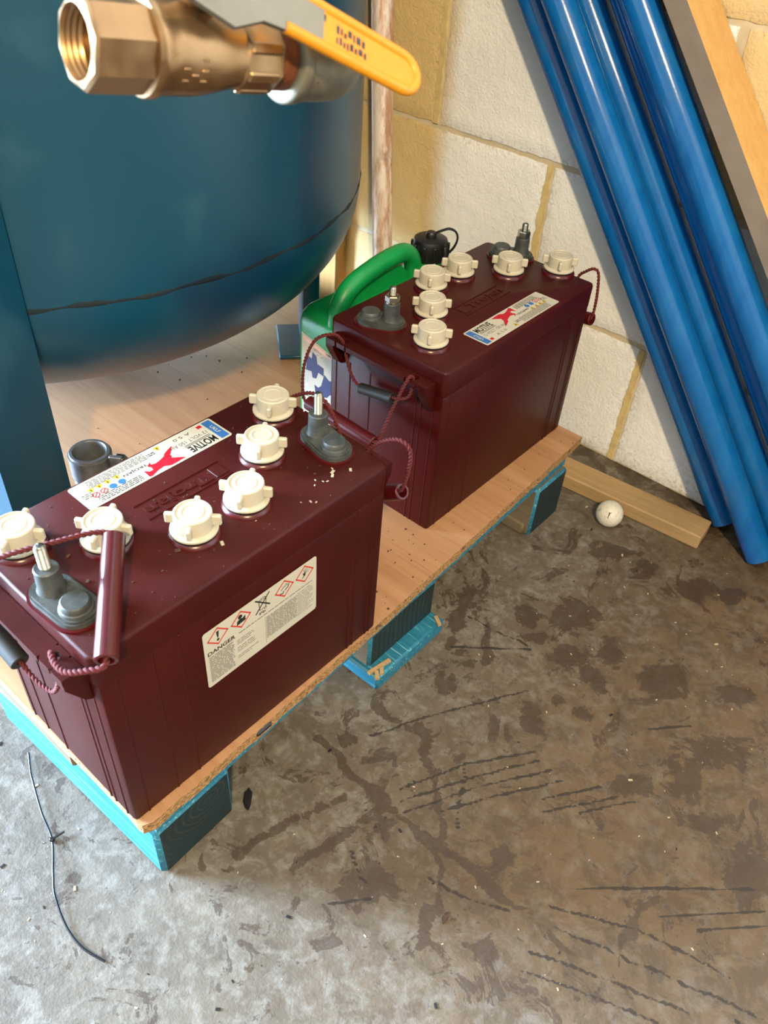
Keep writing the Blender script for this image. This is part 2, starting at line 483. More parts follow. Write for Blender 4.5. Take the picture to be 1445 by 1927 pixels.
TREADS= [[[0.355, -0.744], [0.393, -0.662], [0.449, -0.584]], [[0.368, -0.75], [0.409, -0.671], [0.456, -0.595]], [[0.381, -0.756], [0.424, -0.671], [0.477, -0.593]], [[0.407, -0.731], [0.445, -0.669], [0.494, -0.596]], [[0.486, -0.636], [0.531, -0.572]], [[0.497, -0.647], [0.552, -0.571]], [[0.529, -0.619], [0.568, -0.563]], [[0.57, -0.698], [0.638, -0.635], [0.717, -0.565]], [[0.558, -0.733], [0.641, -0.69], [0.725, -0.669]], [[0.568, -0.748], [0.652, -0.721], [0.722, -0.698], [0.774, -0.681]], [[0.571, -0.783], [0.65, -0.75], [0.718, -0.726]], [[0.572, -0.804], [0.645, -0.773], [0.694, -0.757]], [[0.688, -0.649], [0.743, -0.592]], [[0.288, -0.706], [0.319, -0.64], [0.39, -0.518]], [[0.396, -0.66], [0.438, -0.729]], [[0.275, -0.528], [0.357, -0.456]], [[0.259, -0.469], [0.348, -0.455]], [[0.445, -0.797], [0.502, -0.779], [0.532, -0.764]], [[0.652, -0.662], [0.735, -0.58]], [[0.536, -0.46], [0.574, -0.418]], [[0.388, -0.885], [0.417, -0.851]], [[0.366, -0.828], [0.403, -0.844]]]
BLOTS= [([0.372, -0.367], [0.024, 0.023], [0.019, -0.031]), ([0.399, -0.429], [0.015, 0.014], [0.014, -0.024]), ([0.442, -0.389], [0.014, 0.014], [0.013, -0.024]), ([0.444, -0.446], [0.013, 0.012], [0.013, -0.023]), ([0.461, -0.499], [0.011, 0.01], [0.006, -0.011]), ([0.417, -0.547], [0.011, 0.01], [0.011, -0.016]), ([0.389, -0.593], [0.005, 0.005], [0.011, -0.015]), ([0.516, -0.371], [0.022, 0.022], [0.014, -0.029]), ([0.398, -0.209], [0.016, 0.016], [0.009, -0.018]), ([0.474, -0.19], [0.029, 0.028], [0.009, -0.019]), ([0.598, -0.329], [0.02, 0.019], [0.007, -0.015]), ([0.702, -0.54], [0.019, 0.018], [0.019, -0.048]), ([0.598, -0.496], [0.018, 0.017], [0.015, -0.031]), ([0.619, -0.428], [0.03, 0.028], [0.011, -0.026]), ([0.315, -0.406], [0.013, 0.013], [0.013, -0.02]), ([0.644, -0.532], [0.017, 0.016], [0.007, -0.014]), ([0.496, -0.719], [0.01, 0.01], [0.006, -0.009]), ([0.369, -0.785], [0.019, 0.017], [0.01, -0.011]), ([0.401, -0.848], [0.023, 0.021], [0.014, -0.015]), ([0.536, -0.813], [0.008, 0.007], [0.006, -0.007]), ([0.562, -0.541], [0.02, 0.018], [0.006, -0.012]), ([0.354, -0.433], [0.017, 0.016], [0.006, -0.009]), ([0.269, -0.731], [0.011, 0.011], [0.006, -0.006]), ([0.34, -0.206], [0.022, 0.022], [0.009, -0.016]), ([0.52, -0.164], [0.021, 0.021], [0.006, -0.016]), ([0.387, -0.657], [0.008, 0.008], [0.005, -0.007]), ([0.429, -0.502], [0.006, 0.005], [0.004, -0.007])]
def seg_dist(X, Y, pts):
    D = np.full(X.shape, 9.0)
    for a, b in zip(pts[:-1], pts[1:]):
        dx, dy = b[0]-a[0], b[1]-a[1]; L = dx*dx+dy*dy+1e-12
        t = np.clip(((X-a[0])*dx+(Y-a[1])*dy)/L, 0, 1)
        D = np.minimum(D, np.hypot(X-a[0]-t*dx, Y-a[1]-t*dy))
    return D
def make_floor():
    fx = np.arange(-.12, 1.0201, .0035); fy = np.arange(-1.34, .0001, .0035)
    fx[-1] = 1.02; fy[-1] = 0.0
    xs = np.concatenate([[-3.0, -2, -1, -.5], fx, [1.5, 2.2, 3.0]]); ys = np.concatenate([[-2.36, -2.0, -1.6], fy, [.05]])
    X, Y = np.meshgrid(xs, ys, indexing='ij'); nx, ny = X.shape
    V = np.stack([X, Y, np.zeros_like(X)], -1).reshape(-1, 3)
    i = np.arange(nx*ny).reshape(nx, ny)
    F = np.stack([i[:-1, :-1], i[1:, :-1], i[1:, 1:], i[:-1, 1:]], -1).reshape(-1, 4)
    me = bpy.data.meshes.new('floor'); me.from_pydata(V.tolist(), [], F.tolist())
    st = np.zeros_like(X); mk = np.zeros_like(X)
    wob = .004*np.sin(X*90+np.sin(Y*70)*2)+.003*np.sin(Y*130+X*60)
    for pts, wd, a in STROKES:
        d = seg_dist(X+wob*.6, Y+wob*.6, pts)
        st = np.maximum(st, a*1.05*np.clip(1.6-d/wd, 0, 1))
    for P, U, W in BLOTS:
        det = U[0]*W[1]-U[1]*W[0]
        a = ((X-P[0])*W[1]-(Y-P[1])*W[0])/det; b = (-(X-P[0])*U[1]+(Y-P[1])*U[0])/det
        st = np.maximum(st, .82*np.clip(1.5-np.hypot(a, b), 0, 1))
    for pts in TREADS:
        d = seg_dist(X+wob*.3, Y+wob*.3, pts)
        mk = np.maximum(mk, np.clip(1.5-d/.0016, 0, 1))
    # grime along the foot of the wall
    st = np.maximum(st, .45*np.clip(1-(-Y)/.10, 0, 1)*(X > .1))
    br = np.clip((X-.25)/.25, 0, 1)*np.clip((Y+1.05)/.3, 0, 1)
    for nm, arr in (('stain', st), ('mark', mk), ('brown', br)):
        at = me.attributes.new(nm, 'FLOAT', 'POINT'); at.data.foreach_set('value', arr.reshape(-1).astype(np.float32))
    me.materials.append(M_FLOOR)
    o = bpy.data.objects.new('floor', me); COL.objects.link(o); return struct(o)
make_floor()

wall = MB(); wall.box(-3.0, 3.0, .0035, .12, -.02, 3.1)
wall_back = struct(wall.build('wall_back', M_MORTAR))
ZB0, CH, BL, JT, JV = .0023, .225, .450, .008, .013
def block_mesh(x0, x1, z0, z1, fine, seed):
    r = np.random.RandomState(seed)
    nx, nz = (40, 20) if fine else (3, 2)
    xs = np.linspace(x0, x1, nx+1); zs = np.linspace(z0, z1, nz+1)
    V = []; F = []; D = []
    for i, x in enumerate(xs):
        for k, z in enumerate(zs):
            ex = min(x-x0, x1-x); ez = min(z-z0, z1-z); e = min(ex, ez)
            y = 0.0 if e > 1e-6 else .0022
            jx = jz = 0.0
            if fine:
                if e < 1e-6: jx = r.uniform(-.0012, .0012); jz = r.uniform(-.0012, .0012)
                y += r.uniform(-.0005, .0005)
            V.append((x+jx, y, z+jz))
            d = max(0, 1-e/.020)*.6
            d = max(d, .8*max(0, 1-z/.10))
            D.append(min(1, d))
    n1 = nz+1
    for i in range(nx):
        for k in range(nz): F.append((i*n1+k, (i+1)*n1+k, (i+1)*n1+k+1, i*n1+k+1))
    rim = [i*n1 for i in range(nx+1)]+[nx*n1+k for k in range(1, nz+1)]+[i*n1+nz for i in range(nx-1, -1, -1)]+[k for k in range(nz-1, 0, -1)]
    b = len(V)
    for q in rim: V.append((V[q][0], .03, V[q][2])); D.append(.3)
    for q in range(len(rim)):
        w_ = (q+1) % len(rim); F.append((rim[w_], rim[q], b+q, b+w_))
    me = bpy.data.meshes.new('block'); me.from_pydata(V, [], F); me.update()
    at = me.attributes.new('dirt', 'FLOAT', 'POINT'); at.data.foreach_set('value', D)
    at = me.attributes.new('cream', 'FLOAT', 'POINT'); at.data.foreach_set('value', [min(1, max(0, (-.165-v[0])/.09)) if fine else 0 for v in V])  # cream tint grows towards the left of the wall
    for p in me.polygons: p.use_smooth = True
    me.set_sharp_from_angle(angle=math.radians(40))
    return me
share = None
for c in range(13):
    z0 = ZB0+c*CH; off = 0.0 if c % 2 else BL/2
    for k in range(-7, 7):
        x0 = k*BL+off; x1 = x0+BL
        if x1 < -2.95 or x0 > 2.95: continue
        vis = x1 > -.8 and x0 < .75 and c < 4
        if vis:
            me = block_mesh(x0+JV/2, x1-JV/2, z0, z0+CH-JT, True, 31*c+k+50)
            me.materials.append(M_BLOCK2 if (c >= 2 and x1 > .3) else M_BLOCK)  # cream tone on the upper right blocks
            o = bpy.data.objects.new('block', me)
        else:
            if share is None:
                share = block_mesh(JT/2, BL-JT/2, 0, CH-JT, False, 3); share.materials.append(M_BLOCK)
            o = bpy.data.objects.new('block', share); o.location = (x0, 0, z0)
        COL.objects.link(o); o.parent = wall_back
# ochre mortar smears in the upright joints by the far battery
for xj, za, zb in ((0.0, ZB0+CH, ZB0+2*CH-JT), (.225, ZB0, ZB0+CH-JT), (-.225, ZB0+2*CH, ZB0+3*CH-JT)):
    mb = MB(); r_ = random.Random(int(za*1000)); vs = []; n_ = 26
    for i in range(n_+1):
        z_ = za+(zb-za)*i/n_
        vs += [(xj-.0075+r_.uniform(-.0022, .0015), .0004, z_), (xj+.0020+r_.uniform(-.001, .001), -.0006, z_), (xj+.0020, .004, z_), (xj-.0075, .004, z_)]
    mb.add(vs, [(i*4+q, i*4+(q+1) % 4, (i+1)*4+(q+1) % 4, (i+1)*4+q) for i in range(n_) for q in range(4)]+[(0, 1, 2, 3), (n_*4+3, n_*4+2, n_*4+1, n_*4)])
    mb.build('mortar_joint', M_OCHREMORTAR, wall_back)
# the rest of the workshop
mb = MB(); mb.box(-3.1, -3.0, -4.3, -3.62, -.02, 3.1); mb.box(-3.1, -3.0, -2.28, .12, -.02, 3.1); mb.box(-3.1, -3.0, -3.62, -2.28, 2.12, 3.1); struct(mb.build('wall_left', M_WALLPLAIN))
mb = MB(); mb.box(3.0, 3.1, -4.3, .12, -.02, 3.1); struct(mb.build('wall_right', M_WALLPLAIN))
mb = MB(); mb.box(-3.1, 3.1, -4.3, .12, 3.0, 3.1); struct(mb.build('ceiling', M_CEIL))
mb = MB()
mb.box(-3.1, 3.1, -4.34, -4.2, -.02, 3.1)
struct(mb.build('wall_front', M_WALLPLAIN))

# ------------------------------------------------------------------ pallet and board
pal = thing('wooden_pallet', 'blue painted wooden pallet on the concrete floor under the chipboard', 'pallet', (0, 0, 0))
def block(x0, x1, y0, y1, z0, z1, name='block', rz=0.0, bev=.004, endmat=True):
    mb = MB(); mb.box(x0, x1, y0, y1, z0, z1, bev)
    o = mb.build(name, [M_PALLET, M_PALLETEND, M_RAWWOOD], pal, smooth=40)
    for p in o.data.polygons:
        n = p.normal
        if abs(n.x) > .8: p.material_index = 1
        elif n.z > .8: p.material_index = 2
    return o
fb = block(-.053, .2400, -.0495, .0495, 0, .0880, bev=.005)
for v in fb.data.vertices:
    if v.co.z > .05: v.co.z -= max(0, .09-v.co.x)*.12
fb.location = (0, -.9375, 0); fb.rotation_euler = (0, 0, math.radians(1.6))
for p in fb.data.polygons:
    pass
for x0, x1 in ((-.55, -.43), (-1.0, -.88)): block(x0, x1, -.985, -.885, 0, .093)
for y0, y1, t in ((-.649, -.518, .025), (-.271, -.187, .022)):
    mb = MB(); mb.box(-1.0, .249 if t > .023 else .220, y0-.004, y1+.003, 0, t, .003)
    mb.build('bottom_board', M_PALLET if t > .023 else M_RAWWOOD, pal, smooth=40)
    for x0, x1 in ((.10 if t > .023 else .150, .230), (-.46, -.32), (-1.0, -.88)):
        o = block(x0, x1, y0, y1, t+.0005 if (t > .023 or x0 < 0) else 0, .093)
        for p in o.data.polygons:
            if abs(p.normal.y) > .8: p.material_index = 2
# broken bright splinters on the middle bottom board
for (x, y, l, a) in ((.242, -.637, .035, .2), (.2485, -.649, .012, 1.2), (.249, -.525, .016, 1.4), (.2485, -.64, .01, 1.1)):
    mb = MB(); mb.box(-l/2, l/2, -.0025, .0025, -.002, .002, M=Matrix.Translation((x-.004, y, .0265)) @ Matrix.Rotation(a+1.2, 4, 'Z'))
    mb.build('splinter', M_BATTEN, pal)
for x0, x1 in ((.125, .2430), (-.16, -.04), (-.40, -.28), (-.66, -.54), (-.92, -.80)):
    mb = MB(); mb.prism([(x0, -.978), (x1, -.978), (x1-(.021 if x1 > .2 else 0), -.186), (x0, -.186)], .0935, .1075)
    o = mb.build('deck_board', M_PALLET, pal)

for x0, x1 in ((-.30, .122),):
    mb = MB(); mb.box(x0, x1, -.9905, -.90, .0884, .1076, .002)
    mb.build('packing_board', M_RAWWOOD, pal)

def chipboard():
    xs = [-1.02, .2475]; y0, y1 = -.9900, -.1425; z0, z1 = .108, .1232
    n = 90; r = random.Random(4)
    mb = MB()
    ys = [y0+(y1-y0)*i/n for i in range(n+1)]
    edge = [(float(np.interp(y, [-.993, -.6, -.143], [.2478, .2390, .2215]))+r.uniform(-.0011, .0006)-(.005 if i == 0 else 0), y) for i, y in enumerate(ys)]
    front = [(xs[1]-.012, y0-.001), (xs[1]-.03, y0+.0), (0, y0-.0005), (-.5, y0), (xs[0], y0)]
    outline = edge+[(xs[0], y1)]+front[::-1]
    mb.prism(outline, z0, z1)
    o = mb.build('chipboard_sheet', [M_CHIP, M_VENEER])
    for p in o.data.polygons:
        if abs(p.normal.z) > .9: p.material_index = 1
    return tag(o, 'oak veneered chipboard sheet laid over the blue pallet, raw chip edge showing', 'board')
chipboard()
HB = .1233
def chips_on_board():
    r = random.Random(9); mb = MB()
    spots = []
    for _ in range(46): spots.append((r.uniform(.13, .236), r.uniform(-.65, -.50), r.uniform(.0004, .0010) if _ else .0016))
    for _ in range(26): spots.append((r.uniform(-.4, .0), r.uniform(-.66, -.3), r.uniform(.0004, .0012)))
    for _ in range(8): spots.append((r.uniform(.19, .221), r.uniform(-.48, -.16), r.uniform(.0004, .0009)))
    for x, y, s in spots:
        mb.box(-s, s*1.6, -s, s, 0, s*1.1, M=Matrix.Translation((x, y, HB)) @ Matrix.Rotation(r.uniform(0, 3), 4, 'Z'))
    o = mb.build('crumbs', M_DIRT); o['kind'] = 'stuff'
    tag(o, 'dark crumbs of dirt scattered over the chipboard', 'crumbs')
chips_on_board()
mb = MB(); mb.box(-.004, .002, -.011, .011, -.0045, .0025, .002)
tag(mb.build('tar_blob', M_BLACK), 'small black tar blob stuck on the chipboard edge below the near battery', 'tar blob').location = (.2448, -.838, .1185)

# ------------------------------------------------------------------ batteries
BL_, BW_, BH_ = .3376, .1837, .2455
EMBLEM = [(56, 31), (64, 33.5), (74, 35), (80, 32), (88, 33), (97, 36.2), (98.5, 34.2), (97.5, 25.2), (95, 27.8), (91.5, 29.2), (89.6, 26.8), (91.8, 24), (90.6, 21), (87.6, 18.5), (87.4, 22), (82.5, 23), (78.5, 21.4), (75, 19), (72, 16.5), (69.8, 15.6), (62, 13), (56.2, 11.6), (61.5, 16.2), (65, 20.4), (66.2, 23.2), (66, 25.6), (68.2, 27.2), (64, 29)]
EMBLEM = [(55, 11.5), (63, 20), (65.5, 22.5), (65, 24.5), (67, 26.5), (63, 29.5), (56, 35), (66, 35.6), (74, 35.8), (80, 32.2), (87, 33.2), (96, 36.4), (99, 35.8), (98.2, 25), (94.5, 29.3), (90.5, 29.6), (89.6, 25.6), (91.8, 21.8), (86, 18), (87.6, 21.8), (83, 23.2), (78, 22.2), (74, 20.8), (70.5, 19.5), (69, 17.2), (62, 14)]
def build_top_label(parent, M):
    """flat print in millimetre label space scaled by M"""
    mb = MB(); mb.prism(round_rect(0, 164, 0, 38, 2.5), 0, .35, M); lab = mb.build('label', M_PAPER, parent)
    z = .42
    def part(name, mat, fn):
        q = MB(); fn(q); return q.build(name, mat, lab)
    def f(q):
        quad(q, 2.2, 12, 2.2, 35.8, z, M)
    part('blue_band', M_BLUEINK, f)
    part('band_lettering', M_PAPER, lambda q: add_text(q, 'UKLF', 9.2, 12, 14, 4.2, z+.06, .012, M, 0, math.pi/2))
    def f(q):
        add_text(q, 'MOTIVE', 15, 24.6, 32, 10.4, z, .03, M)
    part('lettering', M_INK, f)
    part('lettering', M_INK, lambda q: add_text(q, 'TROJAN', 90, 16, 26, 4.4, z, .02, M))
    part('emblem', M_RED, lambda q: poly(q, EMBLEM, z, M))
    def f(q):
        add_text(q, '12 VOLT 150 AH', 16, 14, 44, 5.0, z, .0, M)
        add_text(q, 'A 5.0', 30, 5, 20, 4.2, z, .0, M)
        r = random.Random(2)
        for yy in (23, 21): quad(q, 16, 44+r.uniform(-4, 4), yy, yy+.9, z, M)
        def txt(x0, x1, yy, h):
            x = x0
            while x < x1:
                w_ = r.uniform(1.5, 6); quad(q, x, min(x1, x+w_), yy, yy+h, z, M); x += w_+.9
        for k in range(4): txt(104, 150, 34-k*2.2, 1.2)
        for k in range(6): txt(84, 148, 11.5-k*1.8, .9)
        for k in range(3): txt(150, 160, 22-k*2.5, 1.1)
        txt(74, 83, 9.5, 1.6); txt(74, 83, 7, 1.6)
    part('small_print', M_GREYD, f)['kind'] = 'stuff'
    def f(q):
        disc(q, cx, 23.5, 3.7, z, 20, M)
    for cx in (121, 130.5): part('blue_pictogram', M_BLUEINK, f)
    def f(q):
        ring(q, cx, 23.5, 3.7, 1.0, z, 20, M); line(q, [(cx-2.4, 21.1), (cx+2.4, 25.9)], .9, z, M)
    for cx in (140, 148.6): part('red_pictogram', M_RED, f)
    part('red_square', M_RED, lambda q: quad(q, 14.5, 20, 3.5, 8, z, M))
    def f(q):
        poly(q, [(cx-s, cy-s*.75), (cx+s, cy-s*.75), (cx, cy+s)], z, M)
    g = lambda q: quad(q, cx-.5, cx+.5, cy-1.6, cy+1.2, z+.05, M)
    for cx, cy, s in ((121, 15.5, 3.6), (131, 15.5, 3.6), (140, 15.5, 3.6), (148.6, 15.5, 3.6), (68.5, 5.8, 3.8)):
        part('warning_triangle', M_YELLOWINK, f); part('triangle_mark', M_INK, g)
    return lab

def build_danger_label(parent, M):
    mb = MB(); mb.prism(round_rect(0, 138, 0, 75, 3), 0, .35, M); lab = mb.build('danger_label', M_PAPER, parent)
    z = .42
    def part(name, mat, fn):
        q = MB(); fn(q); return q.build(name, mat, lab)
    C4 = [(16, 61.7), (42.7, 61.5), (95.8, 61.2), (122.2, 61.4)]
    def f(q):
        line(q, [(cx, cy+10.4), (cx+11.2, cy), (cx, cy-10.4), (cx-11.2, cy)], 1.5, z, M, True)
    for cx, cy in C4: part('hazard_diamond', M_ORANGERED, f)
    def f(q):
        add_text(q, 'DANGER', 3.2, 42.6, 31.5, 5.2, z, .03, M)
    part('lettering', M_INK, f)
    def f(q):
        poly(q, [(14.4, 68), (17.6, 68), (16.6, 59.5), (15.4, 59.5)], z, M); disc(q, 16, 57, 1.6, z, 14, M)
    part('pictogram', M_INK, f)
    def f(q):
        cx, cy = 42.7, 61
        disc(q, cx-.8, cy+4.6, 2.6, z, 16, M)
        poly(q, [(cx-5.2, cy-4.6), (cx-4.6, cy+.4), (cx-1.2, cy+2.2), (cx+2.2, cy+1.0), (cx+5, cy+3.2), (cx+5.2, cy-3.6)], z, M)
    part('pictogram', M_INK, f)
    def f(q):
        cx, cy = 68.6, 62.4
        line(q, [(cx-8.2, cy-9), (cx+8.2, cy+9)], 1.6, z, M); line(q, [(cx-8.2, cy+8.6), (cx+8.4, cy-7)], 1.6, z, M)
        line(q, [(cx-4.6, cy+5), (cx-3.6, cy-7), (cx+3.4, cy-7), (cx+4.6, cy+5)], .8, z, M, True)
        line(q, [(cx-5.4, cy+5.4), (cx-2, cy+7), (cx+2.4, cy+7), (cx+5.4, cy+5.4)], .8, z, M)
        ring(q, cx+3.2, cy-8, 1.6, .6, z, 14, M)
        add_text(q, 'Pb', cx-4.4, cy-13.6, 7.6, 3.6, z, .02, M)
    part('pictogram', M_INK, f)
    def f(q):
        cx, cy = 95.8, 61.2
        line(q, [(cx-5.6, cy-4), (cx-2, cy-5.2), (cx-1.2, cy-3)], 1.2, z, M); line(q, [(cx-4, cy), (cx-1, cy+2.6), (cx+2, cy+3)], .8, z, M)
        line(q, [(cx+1, cy-2.4), (cx+4.6, cy-.6), (cx+5.6, cy+2.6)], 1.2, z, M); line(q, [(cx+1.5, cy+5), (cx+4, cy+3)], .7, z, M)
    part('pictogram', M_INK, f)
    def f(q):
        cx, cy = 122.2, 61.4
        poly(q, [(cx-5, cy-5.4), (cx-1.4, cy-1.6), (cx-2.6, cy+2), (cx+.4, cy+1.2), (cx+1.2, cy-2)], z, M)
        for dx, dy in ((-1, 6), (1.6, 6.6), (3.8, 4.8), (5.2, 2)): line(q, [(cx, cy), (cx+dx, cy+dy)], .6, z, M)
    part('pictogram', M_INK, f)
    def f(q):
        r = random.Random(6)
        def rows(x0, x1, y0, n, step, h, rag=0):
            for k in range(n):
                x = x0; e = x1-r.uniform(0, rag); yy = y0-k*step
                while x < e:
                    w_ = r.uniform(2, 9); quad(q, x, min(e, x+w_), yy, yy+h, z, M); x += w_+.8
        rows(39, 132, 44.6, 1, 2, 1.2)
        rows(4, 33, 39, 15, 2.4, 1.3, 3)
        rows(36, 60, 36, 3, 2.4, .9, 8); rows(36, 60, 26, 3, 2.6, .9, 10); rows(36, 62, 14, 2, 2.6, .9, 12)
        rows(72, 112, 38.6, 14, 2.2, 1.2, 2)
        rows(112, 134, 40, 12, 2.8, .8, 6)
        quad(q, 70.6, 71.0, 4, 41, z, M)
    part('small_print', M_GREY, f)['kind'] = 'stuff'
    return lab

def battery(label, corner, yaw, z, caps, terms, nuts, lab, emb, wingrot):
    cy, sy = math.cos(yaw), math.sin(yaw)
    ctr = (corner[0]+cy*BL_/2-sy*BW_/2, corner[1]+sy*BL_/2+cy*BW_/2, z)
    T = thing('lead_acid_battery', label, 'battery', ctr, yaw, 'maroon batteries on the pallet')
    inv = (Matrix.Translation(ctr) @ Matrix.Rotation(yaw, 4, 'Z')).inverted()
    W2L = lambda p: inv @ Vector(p)
    P = lambda u, v, zz=0: (u-BL_/2, v-BW_/2, zz)
    hx, hy = BL_/2, BW_/2
    # case
    mb = MB()
    mb.box(-hx+.001, hx-.001, -hy+.001, hy-.001, 0, BH_-.034, .004, 2)
    case = mb.build('case', M_MAROON, T, smooth=40)
    for e in (-1, 1):
        x0 = e*(hx-.0022); x1 = e*(hx-.0002)
        for v in (-.078, -.060, -.052, .022, .056, .080):
            mb = MB(); mb.box(min(x0, x1), max(x0, x1), v-.0012, v+.0012, .002, BH_-.05, .0006); mb.build('rib', M_MAROON, case)
    for e in (-1, 1):
        y0 = e*(hy-.0020); y1 = e*(hy-.0006)
        for u in (-.152, -.118, -.092, .120, .128, .150, .156):
            mb = MB(); mb.box(u-.0012, u+.0012, min(y0, y1), max(y0, y1), .002, BH_-.036, .0005); mb.build('rib', M_MAROON, case)
    # lid
    mb = MB()
    pr = round_rect(-hx, hx, -hy, hy, .008, 4)
    pi = round_rect(-hx+.003, hx-.003, -hy+.003, hy-.003, .006, 4)
    n = len(pr); zs = [(pr, BH_-.0335), (pr, BH_-.003), (round_rect(-hx+.0009, hx-.0009, -hy+.0009, hy-.0009, .0074, 4), BH_-.0009), (pi, BH_)]
    vs = []; fs = []
    for pl, zz in zs: vs += [(a, b, zz) for a, b in pl]
    for k in range(len(zs)-1):
        for i in range(n): fs.append((k*n+i, k*n+(i+1) % n, (k+1)*n+(i+1) % n, (k+1)*n+i))
    fs.append(tuple(range(n))[::-1]); fs.append(tuple((len(zs)-1)*n+i for i in range(n)))
    mb.add(vs, fs)
    lid = mb.build('lid', M_MAROON, T, smooth=50)
    # handle ledges on both ends, with two holes and bracket wedges
    for e in (-1, 1):
        mb = MB(); zt = BH_-.016; zb = zt-.0065; ex = e*hx
        def X(d): return ex+e*d
        holes = (-.0555, .0555); hr = .0048
        # ledge plate as outline strips around the holes
        N = 16
        ys = [-hy+.010]+[h for h in holes]+[hy-.010]
        bm = bmesh.new()
        for h in holes:
            sq = []; ci = []
            for i in range(N):
                a = 2*math.pi*i/N+math.pi/N
                ca, sa = math.cos(a), math.sin(a); k = .0095/max(abs(ca), abs(sa))
                sq.append((.0103+ca*k, h+sa*k)); ci.append((.0103+ca*hr, h+sa*hr))
            b = len(mb.v)
            for pl, zz in ((sq, zt), (ci, zt), (ci, zb), (sq, zb)): mb.add([(X(p[0]), p[1], zz) for p in pl], [])
            for i in range(N):
                j = (i+1) % N
                for k in range(4):
                    mb.f.append((b+k*N+i, b+k*N+j, b+((k+1) % 4)*N+j, b+((k+1) % 4)*N+i)); mb.m.append(0)
        xs = sorted((X(.0008), X(.0198)))
        for a, b_ in ((-hy+.012, holes[0]-.0095), (holes[0]+.0095, holes[1]-.0095), (holes[1]+.0095, hy-.012)):
            mb.box(xs[0], xs[1], a, b_, zb, zt)
        xi = sorted((X(-.002), X(.0012)))
        mb.box(xi[0], xi[1], -hy+.012, hy-.012, zb, zt)
        for v in (-hy+.018, hy-.018):
            y0, y1 = v-.006, v+.006
            pts = [(X(0), zb), (X(.0195), zb), (X(.0195), zb-.006), (X(.006), zb-.030), (X(0), zb-.034)]
            mb.add([(a, y0, c) for a, c in pts]+[(a, y1, c) for a, c in pts], [(0, 1, 2, 3, 4), (9, 8, 7, 6, 5)]+[(i, (i+1) % 5, 5+(i+1) % 5, 5+i) for i in range(5)])
        mb.build('handle_ledge', M_MAROON, T, smooth=30)
    zt = BH_
    # caps
    for k, (u, v) in enumerate(caps):
        M = Matrix.Translation(P(u, v, zt))
        mb = MB(); mb.lathe([(.0235, -.001), (.0232, .0015), (.0215, .0035), (.0205, .0042)], 32, M); mb.build('filler_neck', M_MAROON_GLOSS, lid, smooth=40)
        mb = MB(); mb.lathe([(.0208, .0042), (.0208, .0058)], 32, M)
        gask = mb
        mb = MB()
        mb.lathe([(.0200, .0058), (.0212, .0066), (.0212, .0082), (.0190, .0096), (.0172, .0100), (.0168, .0250), (.0160, .0260), (.0150, .0260), (.0146, .0252), (.0104, .0252), (.0100, .0257), (.0092, .0257), (.0088, .0252), (0.0001, .0252)], 40, M, cap=True)
        R = Matrix.Rotation(wingrot+random.uniform(-.12, .12), 4, 'Z')
        for q in range(4):
            mb.box(.0145, .0245, -.0024, .0024, .0125, .0235, .0012, 1, M @ R @ Matrix.Rotation(q*math.pi/2, 4, 'Z'))
        cp = mb.build('vent_cap', M_CAP, T, smooth=35)
        gask.build('gasket', M_BLACK, cp, smooth=40)
    # terminals
    for k, (pu, pv, bu, bv) in enumerate(terms):
        a = Vector(P(pu, pv)); b = Vector(P(bu, bv)); d = (b-a); L = d.length; ang = math.atan2(d.y, d.x)
        M = Matrix.Translation((a.x, a.y, zt)) @ Matrix.Rotation(ang, 4, 'Z')
        def capsule(r, m_=10):
            o_ = []
            for i in range(m_+1): t = -math.pi/2+math.pi*i/m_; o_.append((L+r*math.cos(t), r*math.sin(t)))
            for i in range(m_+1): t = math.pi/2+math.pi*i/m_; o_.append((r*math.cos(t), r*math.sin(t)))
            return o_
        mb = MB(); mb.prism(capsule(.0205), -.0005, .0022, M); mb.build('terminal_surround', M_MAROON_GLOSS, lid, smooth=30)
        mb = MB()
        mb.prism(capsule(.0178), .0018, .0065, M); mb.prism(capsule(.0160), .0065, .0085, M)
        mb.lathe([(.0118, .0085), (.0104, .012), (.0098, .0305), (.0088, .0315)], 24, M)
        M2 = M @ Matrix.Translation((L, 0, 0))
        mb.lathe([(.0140, .0085), (.0134, .0105), (.0122, .0112), (.0118, .0152), (.0104, .0166)], 24, M2)
        tm = mb.build('terminal', M_LEAD, T, smooth=40)
        prof = [(.0042, .030)]
        zz = .032
        top = .0510 if nuts else .0545
        while zz < top-.001: prof += [(.0046, zz), (.0039, zz+.0008)]; zz += .0016
        prof += [(.0038, top), (.003, top+.0006)]
        mb = MB(); mb.lathe(prof, 16, M); mb.build('threaded_stud', M_STEEL, tm, smooth=60)
        if nuts:
            mb = MB(); mb.lathe([(.0088, .0316), (.0088, .0330)], 24, M)
            mb.lathe([(.0092, .0332), (.0092, .0400), (.0080, .0412)], 6, M @ Matrix.Rotation(k*.5+.3, 4, 'Z')); mb.build('hex_nut', M_STEEL, tm, smooth=30)
    # moulded lettering on the lid
    eu, ev, ang, ew = emb
    M = Matrix.Translation(P(eu, ev, zt)) @ Matrix.Rotation(ang, 4, 'Z')
    mb = MB(); add_text(mb, 'Trojan', -ew*.34, -.0075, ew*.78, .015, -.0003, .02, M, .0012)
    mb.box(-ew*.52, -ew*.38, -.008, .008, -.0003, .0009, .0003, 1, M)
    line_m = MB()
    for yy in (-.0115, .0115): line_m.box(-ew*.55, ew*.5, yy-.0006, yy+.0006, -.0003, .0008, 0, 1, M)
    mb.add(line_m.v, line_m.f)
    mb.build('raised_lettering', M_MAROON, lid)
    # printed label
    lu, lv, lang = lab
    build_top_label(T, Matrix.Translation(P(lu, lv, zt)) @ Matrix.Rotation(lang, 4, 'Z') @ Matrix.Scale(.001, 4))
    return T, W2L, P

